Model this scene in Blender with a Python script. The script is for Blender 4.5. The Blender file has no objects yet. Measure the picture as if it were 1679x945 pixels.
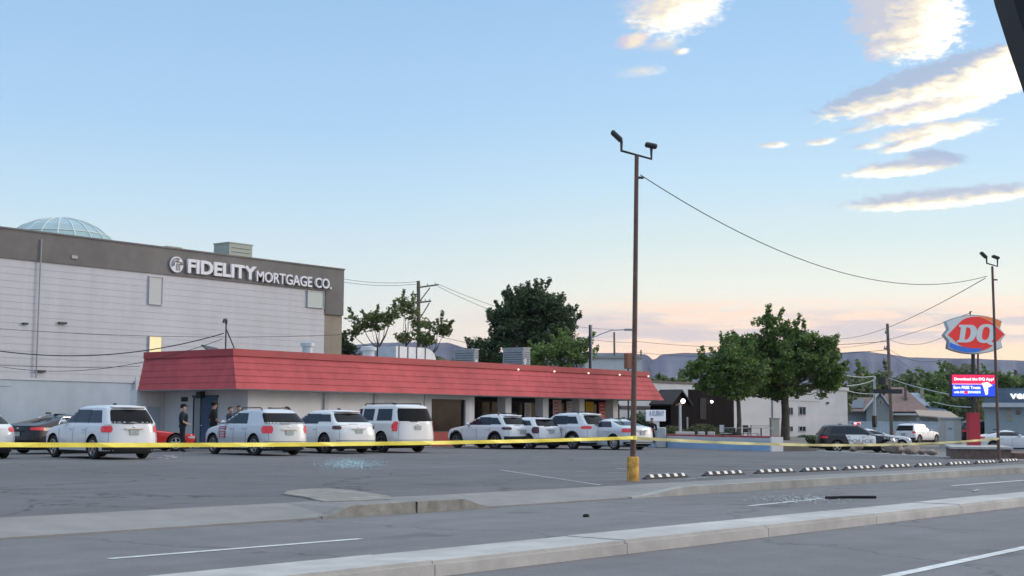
import bpy, bmesh, math, random
from mathutils import Vector, Matrix, noise as mnoise
random.seed(7)
R = math.radians
S = bpy.context.scene
COL = S.collection

# ------------------------------------------------------------------ camera
PW, PH, F = 1679.0, 945.0, 2250.0
AZ0, PITCH, ROLL, CAMZ = R(38.8), R(5.52), R(0.30), 1.45
cam_d = bpy.data.cameras.new("camera"); cam = bpy.data.objects.new("camera", cam_d); COL.objects.link(cam)
cam_d.sensor_width = 36.0; cam_d.lens = 36.0*F/PW; cam_d.clip_start = 0.05; cam_d.clip_end = 40000
fwdH = Vector((math.cos(AZ0), math.sin(AZ0), 0)); rightH = Vector((math.sin(AZ0), -math.cos(AZ0), 0))
fwd = fwdH*math.cos(PITCH) + Vector((0, 0, math.sin(PITCH)))
up0 = Vector((0, 0, math.cos(PITCH))) - fwdH*math.sin(PITCH)
right = rightH*math.cos(ROLL) + up0*(-math.sin(ROLL)) * -1.0
up = right.cross(fwd).normalized(); right = fwd.cross(up).normalized()
M3 = Matrix((right, up, -fwd)).transposed()
cam.matrix_world = Matrix.Translation((0, 0, CAMZ)) @ M3.to_4x4()
S.camera = cam
CP = Vector((0, 0, CAMZ))

def ray(u, v):                       # direction whose forward component is 1
    return fwd + right*((u-PW/2)/F) + up*((PH/2-v)/F)
def G(u, v, z):                      # the ground point seen at (u, v)
    d = ray(u, v); t = (z-CAMZ)/d.z; return CP + d*t
def onY(u, v, Y):
    d = ray(u, v); return CP + d*(Y/d.y)
def onX(u, v, X):
    d = ray(u, v); return CP + d*(X/d.x)
def AT(u, v, dist):                  # at a distance along the horizontal view axis
    d = ray(u, v); t = dist/(d.x*fwdH.x+d.y*fwdH.y); return CP + d*t
def XatY(u, Y): return onY(u, 690, Y).x

# ------------------------------------------------------------------ world
W = bpy.data.worlds.new("World"); S.world = W; W.use_nodes = True
nt = W.node_tree; nt.nodes.clear()
def N(tree, t, **kw):
    n = tree.nodes.new(t)
    for k, v in kw.items(): setattr(n, k, v)
    return n
def L(tree, a, b): tree.links.new(a, b)
def mth(tree, op, a, b=None, c=None, clamp=False):
    n = N(tree, 'ShaderNodeMath', operation=op); n.use_clamp = clamp
    for i, x in enumerate((a, b, c)):
        if x is None: continue
        if isinstance(x, (int, float)): n.inputs[i].default_value = x
        else: L(tree, x, n.inputs[i])
    return n.outputs[0]
def mixc(tree, f, a, b, mode='MIX'):
    n = N(tree, 'ShaderNodeMix', data_type='RGBA', blend_type=mode)
    for s, x in ((n.inputs[0], f), (n.inputs[6], a), (n.inputs[7], b)):
        if isinstance(x, (int, float)): s.default_value = x
        elif isinstance(x, tuple): s.default_value = x if len(x) == 4 else x+(1,)
        else: L(tree, x, s)
    return n.outputs[2]
def lin(r, g, b):
    f = lambda c: (c/255/12.92) if c/255 <= .04045 else ((c/255+.055)/1.055)**2.4
    return (f(r), f(g), f(b), 1)
def sstep(tree, x, a, b):
    n = N(tree, 'ShaderNodeMapRange', interpolation_type='SMOOTHSTEP')
    L(tree, x, n.inputs[0]) if not isinstance(x, (int, float)) else None
    n.inputs[1].default_value = a; n.inputs[2].default_value = b
    return n.outputs[0]
def ramp(tree, x, stops, interp='LINEAR'):
    n = N(tree, 'ShaderNodeValToRGB'); n.color_ramp.interpolation = interp
    e = n.color_ramp.elements
    while len(e) < len(stops): e.new(0.5)
    for i, (p, c) in enumerate(stops): e[i].position = p; e[i].color = c
    L(tree, x, n.inputs[0]); return n.outputs[0]

SUN_AZ, SUN_EL = R(-38), R(17)      # the afterglow side: right of and behind the photographer
tc = N(nt, 'ShaderNodeTexCoord'); nv = N(nt, 'ShaderNodeVectorMath', operation='NORMALIZE'); L(nt, tc.outputs['Generated'], nv.inputs[0])
D = nv.outputs[0]
def dot(vec):
    n = N(nt, 'ShaderNodeVectorMath', operation='DOT_PRODUCT'); L(nt, D, n.inputs[0]); n.inputs[1].default_value = vec; return n.outputs['Value']
el = mth(nt, 'MULTIPLY', mth(nt, 'ARCSINE', dot((0, 0, 1))), 180/math.pi)
azr = mth(nt, 'MULTIPLY', mth(nt, 'ARCTAN2', dot(tuple(rightH)), dot(tuple(fwdH))), 180/math.pi)
en = mth(nt, 'DIVIDE', el, 90.0, clamp=True)
def E(d): return d/90.0
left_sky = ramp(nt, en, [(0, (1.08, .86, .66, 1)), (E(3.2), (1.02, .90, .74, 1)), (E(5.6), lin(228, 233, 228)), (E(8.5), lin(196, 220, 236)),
                         (E(12), lin(168, 203, 236)), (E(17.5), lin(150, 187, 228)), (E(40), (.85, 1.05, 1.35, 1)), (E(90), (1.85, 1.9, 2.0, 1))])  # zenith stops added brighter than a dusk sky, to light the ground
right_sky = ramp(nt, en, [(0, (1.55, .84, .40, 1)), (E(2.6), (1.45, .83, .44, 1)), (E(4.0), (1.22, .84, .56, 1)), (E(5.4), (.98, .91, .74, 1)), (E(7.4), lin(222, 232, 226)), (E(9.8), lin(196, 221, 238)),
                          (E(13), lin(170, 205, 237)), (E(17.5), lin(153, 190, 231)), (E(40), (.85, 1.05, 1.35, 1)), (E(90), (1.85, 1.9, 2.0, 1))])  # same brightened zenith as left_sky
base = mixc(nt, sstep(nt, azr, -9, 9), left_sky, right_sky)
# broad afterglow out of frame on the sunset side
glow_dir = (math.cos(SUN_AZ)*math.cos(R(8)), math.sin(SUN_AZ)*math.cos(R(8)), math.sin(R(8)))
gl = sstep(nt, dot(glow_dir), 0.55, 1.0)
base = mixc(nt, mth(nt, 'MULTIPLY', gl, 0.7), base, (1.7, 1.35, 1.1, 1))
anti = sstep(nt, dot((-math.cos(SUN_AZ), -math.sin(SUN_AZ), 0.0)), .12, .85)
base = mixc(nt, mth(nt, 'MULTIPLY', mth(nt, 'MULTIPLY', anti, mth(nt, 'SUBTRACT', 1.0, sstep(nt, el, 45, 75))), .72), base, (.26, .38, .66, 1))
# clouds low over the hills
def comb(x, y, z=0.0):
    n = N(nt, 'ShaderNodeCombineXYZ')
    for i, q in enumerate((x, y, z)):
        if isinstance(q, (int, float)): n.inputs[i].default_value = q
        else: L(nt, q, n.inputs[i])
    return n.outputs[0]
AE = comb(azr, el)
def noi(vec, scale, detail=4, rough=.55, dist=0.0):
    n = N(nt, 'ShaderNodeTexNoise'); L(nt, vec, n.inputs['Vector']); n.inputs['Scale'].default_value = scale
    n.inputs['Detail'].default_value = detail; n.inputs['Roughness'].default_value = rough; n.inputs['Distortion'].default_value = dist
    return n.outputs['Fac']
strat_v = comb(mth(nt, 'MULTIPLY', azr, .16), mth(nt, 'MULTIPLY', el, 1.5))
st = noi(strat_v, 1.0, 5, .55, .25)
win = mth(nt, 'MULTIPLY', sstep(nt, el, 2.9, 3.5), mth(nt, 'SUBTRACT', 1.0, sstep(nt, el, 4.1, 4.8)))
win = mth(nt, 'MULTIPLY', win, sstep(nt, azr, -4, 4))
st1 = mth(nt, 'MULTIPLY', sstep(nt, st, .40, .52), win)
base = mixc(nt, mth(nt, 'MULTIPLY', st1, .9), base, (.74, .57, .54, 1))
st2 = noi(comb(mth(nt, 'MULTIPLY', azr, .35), mth(nt, 'MULTIPLY', el, 2.2), 7.0), 1.0, 5, .6, .3)
win2 = mth(nt, 'MULTIPLY', sstep(nt, el, 3.6, 4.3), mth(nt, 'SUBTRACT', 1.0, sstep(nt, el, 4.6, 5.2)))
win2 = mth(nt, 'MULTIPLY', win2, sstep(nt, azr, 2, 6))
base = mixc(nt, mth(nt, 'MULTIPLY', mth(nt, 'MULTIPLY', sstep(nt, st2, .46, .58), win2), .9), base, (1.25, .80, .52, 1))
# separate clouds: one node group used per cloud
g = bpy.data.node_groups.new("cloud_shape", 'ShaderNodeTree')
for nm, st_ in (("AE", 'NodeSocketVector'), ("Centre", 'NodeSocketVector'), ("Radii", 'NodeSocketVector'), ("Rot", 'NodeSocketFloat'), ("Warp", 'NodeSocketFloat'), ("Soft", 'NodeSocketFloat')):
    g.interface.new_socket(nm, in_out='INPUT', socket_type=st_)
g.interface.new_socket("Mask", in_out='OUTPUT', socket_type='NodeSocketFloat')
g.interface.new_socket("Local", in_out='OUTPUT', socket_type='NodeSocketVector')
gi = N(g, 'NodeGroupInput'); go = N(g, 'NodeGroupOutput')
def vm(op, a, b):
    n = N(g, 'ShaderNodeVectorMath', operation=op); L(g, a, n.inputs[0])
    if isinstance(b, tuple): n.inputs[1].default_value = b
    else: L(g, b, n.inputs[1])
    return n.outputs[0]
def gnoise(vec, sc, out='Color', det=5):
    n = N(g, 'ShaderNodeTexNoise'); L(g, vec, n.inputs['Vector']); n.inputs['Scale'].default_value = sc; n.inputs['Detail'].default_value = det; n.inputs['Roughness'].default_value = .6
    return n.outputs[out]
sv = vm('MULTIPLY', gi.outputs['AE'], (1, 2.2, 1))
wn = vm('SUBTRACT', gnoise(sv, 0.9), (.5, .5, .5))
wsc = N(g, 'ShaderNodeVectorMath', operation='SCALE'); L(g, wn, wsc.inputs[0]); L(g, gi.outputs['Warp'], wsc.inputs['Scale'])
wmul = vm('MULTIPLY', wsc.outputs[0], (1, .45, 0))
p = vm('ADD', vm('SUBTRACT', gi.outputs['AE'], gi.outputs['Centre']), wmul)
vr = N(g, 'ShaderNodeVectorRotate', rotation_type='Z_AXIS'); L(g, p, vr.inputs['Vector']); L(g, gi.outputs['Rot'], vr.inputs['Angle'])
q = vm('DIVIDE', vr.outputs[0], gi.outputs['Radii'])
q2 = vm('MULTIPLY', q, (1, 1, 0))
ln = N(g, 'ShaderNodeVectorMath', operation='LENGTH'); L(g, q2, ln.inputs[0])
dd = mth(g, 'ADD', ln.outputs['Value'], mth(g, 'MULTIPLY', mth(g, 'SUBTRACT', gnoise(sv, 2.3, 'Fac', 6), .5), 0.9))
mk = N(g, 'ShaderNodeMapRange', interpolation_type='SMOOTHSTEP'); L(g, dd, mk.inputs[0])
L(g, mth(g, 'ADD', 1.0, mth(g, 'MULTIPLY', gi.outputs['Soft'], .5)), mk.inputs[1]); L(g, mth(g, 'SUBTRACT', 1.0, gi.outputs['Soft']), mk.inputs[2])
L(g, mk.outputs[0], go.inputs['Mask']); L(g, q2, go.inputs['Local'])
detail_n = noi(comb(mth(nt, 'MULTIPLY', azr, 1.0), mth(nt, 'MULTIPLY', el, 2.4), 3.0), 1.3, 6, .6)
def cloud(u, v, ru, rv, rot=0, bright=(0.5, -0.5), bias=0.0, dark=lin(176, 180, 205), soft=.35, warp=1.0, strength=1.0, lit=(1.6, 1.35, 1.05, 1)):
    global base
    d = ray(u, v).normalized()
    a = math.degrees(math.atan2(d.dot(rightH), d.dot(fwdH))); e = math.degrees(math.asin(d.z))
    k = math.degrees(1/F)
    n = N(nt, 'ShaderNodeGroup'); n.node_tree = g; L(nt, AE, n.inputs['AE'])
    n.inputs['Centre'].default_value = (a, e, 0); n.inputs['Radii'].default_value = (ru*k*1.06, rv*k*1.1, 1)
    n.inputs['Rot'].default_value = -R(rot); n.inputs['Warp'].default_value = warp*rv*k*1.2; n.inputs['Soft'].default_value = soft*.85
    dt = N(nt, 'ShaderNodeVectorMath', operation='DOT_PRODUCT'); L(nt, n.outputs['Local'], dt.inputs[0]); dt.inputs[1].default_value = (bright[0], bright[1], 0)
    sh = mth(nt, 'ADD', mth(nt, 'ADD', dt.outputs['Value'], bias), mth(nt, 'MULTIPLY', mth(nt, 'SUBTRACT', detail_n, .5), 1.5))
    mid = mixc(nt, sstep(nt, sh, -.35, .25), dark, lin(250, 230, 200))
    c = mixc(nt, sstep(nt, sh, 0.1, .7), mid, lit)
    base = mixc(nt, mth(nt, 'MULTIPLY', n.outputs['Mask'], strength), base, c)
cloud(1108, 2, 82, 46, 10, (.45, -.7), .25, dark=lin(205, 205, 220), soft=.6)
cloud(1037, 67, 28, 11, 12, (.5, 0), .1, dark=lin(215, 195, 210), soft=.6, lit=lin(250, 216, 204))
cloud(1080, 74, 30, 10, 5, (.5, 0), -.1, dark=lin(200, 205, 225), soft=.9, strength=.7)
cloud(1116, 85, 13, 5, 5, (.5, 0), .3, soft=.9, strength=.8)
cloud(1046, 118, 38, 8, 4, (.5, 0), 0, dark=lin(205, 212, 232), soft=1.0, strength=.6)
cloud(1484, 28, 86, 62, -12, (.95, -.25), .05, dark=lin(200, 194, 202), soft=.35, warp=.9)
cloud(1432, 90, 15, 11, 0, (.5, 0), -.1, dark=lin(205, 195, 215), soft=.7, strength=.8)
cloud(1550, 128, 200, 27, 12.5, (.22, -.95), .0, dark=lin(166, 178, 202), soft=.25, warp=.8)
cloud(1600, 150, 125, 22, 15, (.3, -.3), .75, soft=.3)
cloud(1515, 182, 100, 16, 6, (.4, -.5), .25, dark=lin(195, 190, 208), soft=.5)
cloud(1640, 92, 60, 14, 18, (.2, -.6), .35, soft=.6)
cloud(1528, 216, 82, 14, 5, (.3, -.5), .3, dark=lin(190, 196, 220), soft=.55)
cloud(1500, 234, 55, 9, 10, (.3, -.5), .45, soft=.5)
cloud(1534, 259, 44, 13, -6, (-.2, -.5), -.45, dark=lin(168, 178, 202), soft=.4)
cloud(1478, 276, 78, 12, 4, (-.3, -.8), .1, dark=lin(184, 186, 202), soft=.45)
cloud(1552, 324, 150, 15, 3, (.1, -1.0), .0, dark=lin(182, 184, 200), soft=.45, warp=.7)
cloud(1268, 238, 22, 5, 0, (.3, -.3), .3, soft=.7, strength=.85)
cloud(1345, 233, 24, 5, 5, (.3, -.3), .3, soft=.7, strength=.85)
cloud(1408, 212, 30, 5, 6, (.3, -.3), .1, soft=.9, strength=.6)
cloud(1425, 240, 26, 5, 4, (.3, -.3), .2, soft=.8, strength=.7)
sky = N(nt, 'ShaderNodeTexSky', sky_type='NISHITA'); sky.sun_disc = False; sky.sun_elevation = SUN_EL; sky.sun_rotation = math.pi/2 - SUN_AZ
sky.altitude = 1400; sky.air_density = 1.0; sky.dust_density = 1.5
nish = N(nt, 'ShaderNodeVectorMath', operation='SCALE'); L(nt, sky.outputs[0], nish.inputs[0]); nish.inputs['Scale'].default_value = 0.06*0.5
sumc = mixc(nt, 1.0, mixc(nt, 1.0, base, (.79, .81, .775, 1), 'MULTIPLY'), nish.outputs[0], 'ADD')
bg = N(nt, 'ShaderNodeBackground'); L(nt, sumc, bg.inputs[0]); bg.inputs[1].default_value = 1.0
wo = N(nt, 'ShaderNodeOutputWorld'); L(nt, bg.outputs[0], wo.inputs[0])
W.cycles.sampling_method = 'MANUAL'; W.cycles.sample_map_resolution = 512

sl = bpy.data.lights.new("sun", 'SUN'); sl.energy = 1.25; sl.angle = R(18); sl.color = (1, .86, .76)
so = bpy.data.objects.new("sun", sl); COL.objects.link(so)
so.rotation_euler = Vector((math.cos(SUN_AZ)*math.cos(SUN_EL), math.sin(SUN_AZ)*math.cos(SUN_EL), math.sin(SUN_EL))).to_track_quat('Z', 'Y').to_euler()
S.view_settings.view_transform = 'Standard'; S.view_settings.look = 'None'; S.view_settings.gamma = 1
S.view_settings.exposure = 0.32; S.view_settings.use_curve_mapping = False
S.cycles.max_bounces = 6; S.cycles.diffuse_bounces = 3; S.cycles.glossy_bounces = 3; S.cycles.transmission_bounces = 4
S.cycles.transparent_max_bounces = 6; S.cycles.volume_bounces = 0; S.cycles.use_denoising = True

# ------------------------------------------------------------------ materials
MATS = {}
def mat(name, col, rough=.7, metal=0.0, var=0.0, vscale=2.0, vary2=0.0, v2scale=.25, bump=0.0, bscale=30, emit=None, estr=0, ior=1.45, coat=0.0, spec=.5, streak=None):
    if name in MATS: return MATS[name]
    m = bpy.data.materials.new(name); m.use_nodes = True; t = m.node_tree; b = t.nodes['Principled BSDF']
    c3 = col[:3]
    b.inputs['Roughness'].default_value = rough; b.inputs['Metallic'].default_value = metal
    b.inputs['IOR'].default_value = ior; b.inputs['Coat Weight'].default_value = coat; b.inputs['Specular IOR Level'].default_value = spec
    b.inputs['Base Color'].default_value = (*c3, 1)
    if var or vary2 or bump or streak:
        geo = N(t, 'ShaderNodeNewGeometry'); P_ = geo.outputs['Position']
    cur = None
    def mul(cur, nz, amt):
        lo = N(t, 'ShaderNodeMapRange'); L(t, nz, lo.inputs[0]); lo.inputs[1].default_value = .3; lo.inputs[2].default_value = .7
        lo.inputs[3].default_value = 1-amt; lo.inputs[4].default_value = 1+amt
        vmn = N(t, 'ShaderNodeVectorMath', operation='SCALE'); L(t, lo.outputs[0], vmn.inputs['Scale'])
        if cur is None: vmn.inputs[0].default_value = c3
        else: L(t, cur, vmn.inputs[0])
        return vmn.outputs[0]
    def tn(sc, det=5, vec=None):
        n = N(t, 'ShaderNodeTexNoise'); L(t, vec or P_, n.inputs['Vector']); n.inputs['Scale'].default_value = sc; n.inputs['Detail'].default_value = det
        n.inputs['Roughness'].default_value = .62; return n.outputs['Fac']
    if var: cur = mul(cur, tn(vscale), var)
    if vary2: cur = mul(cur, tn(v2scale, 3), vary2)
    if streak:
        mp = N(t, 'ShaderNodeVectorMath', operation='MULTIPLY'); L(t, P_, mp.inputs[0]); mp.inputs[1].default_value = streak[0]
        cur = mul(cur, tn(1.0, 4, mp.outputs[0]), streak[1])
    if cur is not None: L(t, cur, b.inputs['Base Color'])
    if bump:
        bn = N(t, 'ShaderNodeBump'); bn.inputs['Strength'].default_value = bump; bn.inputs['Distance'].default_value = .02
        L(t, tn(bscale), bn.inputs['Height']); L(t, bn.outputs[0], b.inputs['Normal'])
    if emit:
        b.inputs['Emission Color'].default_value = (*emit[:3], 1); b.inputs['Emission Strength'].default_value = estr
    MATS[name] = m; return m

def asphalt(name, c, crack=.5, dirt=.12, tint=(1, 1, 1)):
    m = bpy.data.materials.new(name); m.use_nodes = True; t = m.node_tree; b = t.nodes['Principled BSDF']
    geo = N(t, 'ShaderNodeNewGeometry'); P_ = geo.outputs['Position']
    def nz(sc, det, rough=.6, vec=None, dist=0):
        n = N(t, 'ShaderNodeTexNoise'); L(t, vec or P_, n.inputs['Vector']); n.inputs['Scale'].default_value = sc; n.inputs['Detail'].default_value = det
        n.inputs['Roughness'].default_value = rough; n.inputs['Distortion'].default_value = dist; return n
    big = nz(.12, 4).outputs['Fac']; med = nz(1.1, 6, .7).outputs['Fac']; fine = nz(45, 3, .8).outputs['Fac']
    st = N(t, 'ShaderNodeVectorMath', operation='MULTIPLY'); L(t, P_, st.inputs[0]); st.inputs[1].default_value = (.06, 1.1, 1)
    lane = nz(1.0, 3, .5, st.outputs[0]).outputs['Fac']
    def mr(x, a, bb):
        n = N(t, 'ShaderNodeMapRange'); L(t, x, n.inputs[0]); n.inputs[1].default_value = .3; n.inputs[2].default_value = .7
        n.inputs[3].default_value = a; n.inputs[4].default_value = bb; return n.outputs[0]
    f = mth(t, 'MULTIPLY', mth(t, 'MULTIPLY', mr(big, 1-dirt, 1+dirt), mr(med, .86, 1.12)), mth(t, 'MULTIPLY', mr(fine, .72, 1.28), mr(lane, .90, 1.09)))
    stn = nz(.55, 2, .5, None, .4).outputs['Fac']; sg_ = N(t, 'ShaderNodeMapRange', interpolation_type='SMOOTHSTEP'); L(t, stn, sg_.inputs[0]); sg_.inputs[1].default_value = .66; sg_.inputs[2].default_value = .74; sg_.inputs[3].default_value = 1; sg_.inputs[4].default_value = .72
    f = mth(t, 'MULTIPLY', f, sg_.outputs[0])
    # cracks
    wv = nz(.8, 3, .6); wadd = N(t, 'ShaderNodeVectorMath', operation='ADD'); L(t, P_, wadd.inputs[0])
    ws = N(t, 'ShaderNodeVectorMath', operation='SCALE'); L(t, wv.outputs['Color'], ws.inputs[0]); ws.inputs['Scale'].default_value = 1.6; L(t, ws.outputs[0], wadd.inputs[1])
    vo = N(t, 'ShaderNodeTexVoronoi', feature='DISTANCE_TO_EDGE'); L(t, wadd.outputs[0], vo.inputs['Vector']); vo.inputs['Scale'].default_value = .16
    ck = N(t, 'ShaderNodeMapRange'); L(t, vo.outputs['Distance'], ck.inputs[0]); ck.inputs[1].default_value = .001; ck.inputs[2].default_value = .008; ck.inputs[3].default_value = 1-crack; ck.inputs[4].default_value = 1
    f = mth(t, 'MULTIPLY', f, ck.outputs[0])
    sc = N(t, 'ShaderNodeVectorMath', operation='SCALE'); sc.inputs[0].default_value = (c*tint[0], c*tint[1], c*tint[2]); L(t, f, sc.inputs['Scale'])
    L(t, sc.outputs[0], b.inputs['Base Color']); b.inputs['Roughness'].default_value = .85; b.inputs['Specular IOR Level'].default_value = .35
    bn = N(t, 'ShaderNodeBump'); bn.inputs['Strength'].default_value = .5; bn.inputs['Distance'].default_value = .01; L(t, fine, bn.inputs['Height']); L(t, bn.outputs[0], b.inputs['Normal'])
    MATS[name] = m; return m
M_road = asphalt('road_asphalt', .155, .35, .10, (1, .985, 1.02))
M_lot = asphalt('lot_asphalt', .118, .55, .16, (1, .99, 1.03))
M_conc = mat('concrete', (.40, .39, .375), .9, var=.14, vscale=2.5, vary2=.12, v2scale=.3, bump=.3, bscale=60, streak=((.25, 3, 1), .08))
M_walk = mat('pavement_concrete', (.22, .212, .208), .9, var=.10, vscale=2.0, vary2=.14, v2scale=.3, bump=.3, bscale=60)
M_kerbface = mat('kerb_concrete', (.28, .28, .265), .9, var=.18, vscale=1.7, vary2=.15, v2scale=.4, bump=.3, bscale=50, streak=((2, 2, .4), .12))
M_oldkerb = mat('worn_kerb_concrete', (.23, .222, .20), .95, var=.30, vscale=4, vary2=.15, v2scale=.8, bump=.4, bscale=40)
M_line = mat('worn_road_paint', (.55, .56, .56), .8, var=.25, vscale=6, vary2=.15)
M_faint = mat('faded_lot_paint', (.30, .30, .30), .85, var=.35, vscale=4)
M_earth = mat('dry_earth', (.16, .15, .13), 1, var=.3, vscale=.6, vary2=.3, v2scale=.05)
M_white = mat('white_wall_paint', (.62, .62, .62), .8, var=.05, vscale=1.2, vary2=.06, streak=((1.5, 1.5, .12), .05))
M_white2 = mat('pale_stucco', (.50, .52, .54), .85, var=.06, vscale=1.0, vary2=.06)
M_bluewhite = mat('pale_blue_wall_paint', (.40, .46, .52), .8, var=.05, vscale=1.1, vary2=.08, streak=((1.2, 1.2, .1), .06))
M_siding = mat('white_metal_siding', (.43, .44, .48), .55, var=.04, vscale=.8, vary2=.05, v2scale=.15, streak=((1.6, 1.6, .07), .05))
M_band = mat('taupe_stucco_band', (.155, .147, .142), .9, var=.12, vscale=.8, vary2=.14, v2scale=.15, bump=.2)
M_bandlow = mat('tan_stucco', (.25, .215, .175), .9, var=.12, vscale=.8, vary2=.1)
M_red = mat('red_roof_board', (.43, .076, .082), .8, var=.14, vscale=1.6, vary2=.16, v2scale=.25, streak=((1.2, 1.2, .5), .07), bump=.2, bscale=9)
M_redcap = mat('red_metal_cap', (.36, .05, .055), .6, var=.08, vscale=1.0, vary2=.1)
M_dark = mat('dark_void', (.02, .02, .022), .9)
M_blackmetal = mat('black_painted_metal', (.03, .032, .036), .5, var=.1)
M_glass = mat('window_glass', (.025, .028, .032), .06, ior=1.6, spec=.6)
M_shopglass = mat('shop_window_glass', (.022, .018, .018), .12, var=.5, vscale=1.3, ior=1.3, spec=.3)
M_carglass = mat('car_glass', (.012, .018, .03), .05, ior=1.42, spec=.45)
M_cardark = mat('rear_tinted_glass', (.008, .008, .010), .05, ior=1.28, spec=.3)
M_tyre = mat('tyre_rubber', (.02, .02, .021), .85, var=.1)
M_rim = mat('alloy_rim', (.55, .56, .58), .3, .8)
M_plastic = mat('black_plastic_trim', (.025, .026, .028), .6)
M_tail = mat('red_taillight', (.55, .02, .03), .15, coat=.5, emit=(.8, .05, .06), estr=.12)
M_headl = mat('clear_headlight', (.5, .52, .55), .1, .2, coat=1)
M_plate = mat('number_plate', (.35, .38, .37), .5, var=.35, vscale=25)
M_chrome = mat('bright_trim', (.7, .7, .72), .2, .9)
M_grey = mat('grey_metal', (.30, .31, .32), .55, .2, var=.1, vscale=3)
M_galv = mat('galvanised_metal', (.42, .45, .48), .45, .3, var=.1, vscale=3)
M_ac = mat('air_conditioner_grey', (.23, .25, .27), .6, .1, var=.15, vscale=5)
M_wood = mat('weathered_pole_wood', (.16, .13, .11), .9, var=.2, vscale=4, streak=((3, 3, .3), .2))
M_rust = mat('rusted_brown_pole', (.13, .075, .06), .75, var=.25, vscale=5, vary2=.1)
M_yel = mat('chipped_yellow_paint', (.50, .27, .06), .85, var=.4, vscale=7, streak=((9, 9, 1.2), .4))
M_skin = mat('skin', (.45, .27, .20), .6)
M_uniform = mat('dark_uniform_cloth', (.014, .016, .024), .85, var=.2, vscale=8)
M_black = mat('black_cloth', (.010, .010, .012), .9)
M_blue = mat('blue_door_paint', (.045, .09, .16), .5, var=.1)
M_bluep = mat('blue_wall_paint', (.28, .43, .62), .7, var=.08, vscale=2, streak=((1, .2, 3), .07))
M_bark = mat('bark', (.085, .07, .06), .95, var=.3, vscale=5, bump=.5, bscale=20)
M_wire = mat('black_cable', (.03, .03, .035), .7)
M_tape = mat('yellow_barrier_tape', (.85, .72, .10), .45, var=.08, vscale=3)
M_rock = mat('sandstone_boulder', (.24, .20, .175), .95, var=.25, vscale=2, bump=.5, bscale=12)
M_brick = mat('brown_brick', (.16, .11, .095), .9, var=.3, vscale=6, bump=.3)

def paint(name, c, rough=.28): return mat(name, c, rough, 0.0, coat=.6, var=.02, vscale=1)
C_white = paint('white_car_paint', (.62, .635, .66)); C_white2 = paint('pearl_white_car_paint', (.66, .66, .66))
C_silver = mat('pale_silver_car_paint', (.52, .545, .57), .3, .15, coat=.6); C_black = mat('black_car_paint', (.010, .009, .012), .3, coat=.25)
C_redcar = paint('red_car_paint', (.55, .035, .03), .2)

def foliage(name, c, var=.45, hue=(1.25, 1.1, .7)):
    m = bpy.data.materials.new(name); m.use_nodes = True; t = m.node_tree; b = t.nodes['Principled BSDF']
    oi = N(t, 'ShaderNodeNewGeometry'); 
    n1 = N(t, 'ShaderNodeTexNoise'); L(t, oi.outputs['Position'], n1.inputs['Vector']); n1.inputs['Scale'].default_value = .8; n1.inputs['Detail'].default_value = 3
    n2 = N(t, 'ShaderNodeTexWhiteNoise', noise_dimensions='1D'); L(t, oi.outputs['Random Per Island'], n2.inputs['W'])
    dark = tuple(x*(1-var) for x in c); lt = tuple(min(1, x*(1+var)*h) for x, h in zip(c, hue))
    f = mth(t, 'ADD', mth(t, 'MULTIPLY', n1.outputs['Fac'], .55), mth(t, 'MULTIPLY', n2.outputs['Value'], .45))
    mr = N(t, 'ShaderNodeMapRange'); L(t, f, mr.inputs[0]); mr.inputs[1].default_value = .2; mr.inputs[2].default_value = .8
    L(t, mixc(t, mr.outputs[0], dark, lt), b.inputs['Base Color']); b.inputs['Roughness'].default_value = .6
    b.inputs['Transmission Weight'].default_value = 0
    tr = N(t, 'ShaderNodeBsdfTranslucent'); L(t, mixc(t, mr.outputs[0], dark, lt), tr.inputs[0]); mx = N(t, 'ShaderNodeMixShader'); mx.inputs[0].default_value = .35
    L(t, b.outputs[0], mx.inputs[1]); L(t, tr.outputs[0], mx.inputs[2]); L(t, mx.outputs[0], t.nodes['Material Output'].inputs[0])
    MATS[name] = m; return m
F_maple = foliage('maple_leaves', (.10, .175, .062)); F_pine = foliage('pine_needles', (.064, .10, .052), .4, (1.1, 1.1, .9))
F_bright = foliage('light_green_leaves', (.12, .20, .075)); F_dist = foliage('distant_leaves', (.11, .15, .09), .35)  # distant leaves: distance haze put into the paler, greyer green
F_thin = foliage('thin_tree_leaves', (.11, .15, .07)); F_shrub = foliage('shrub_leaves', (.06, .075, .03), .4)

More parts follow.
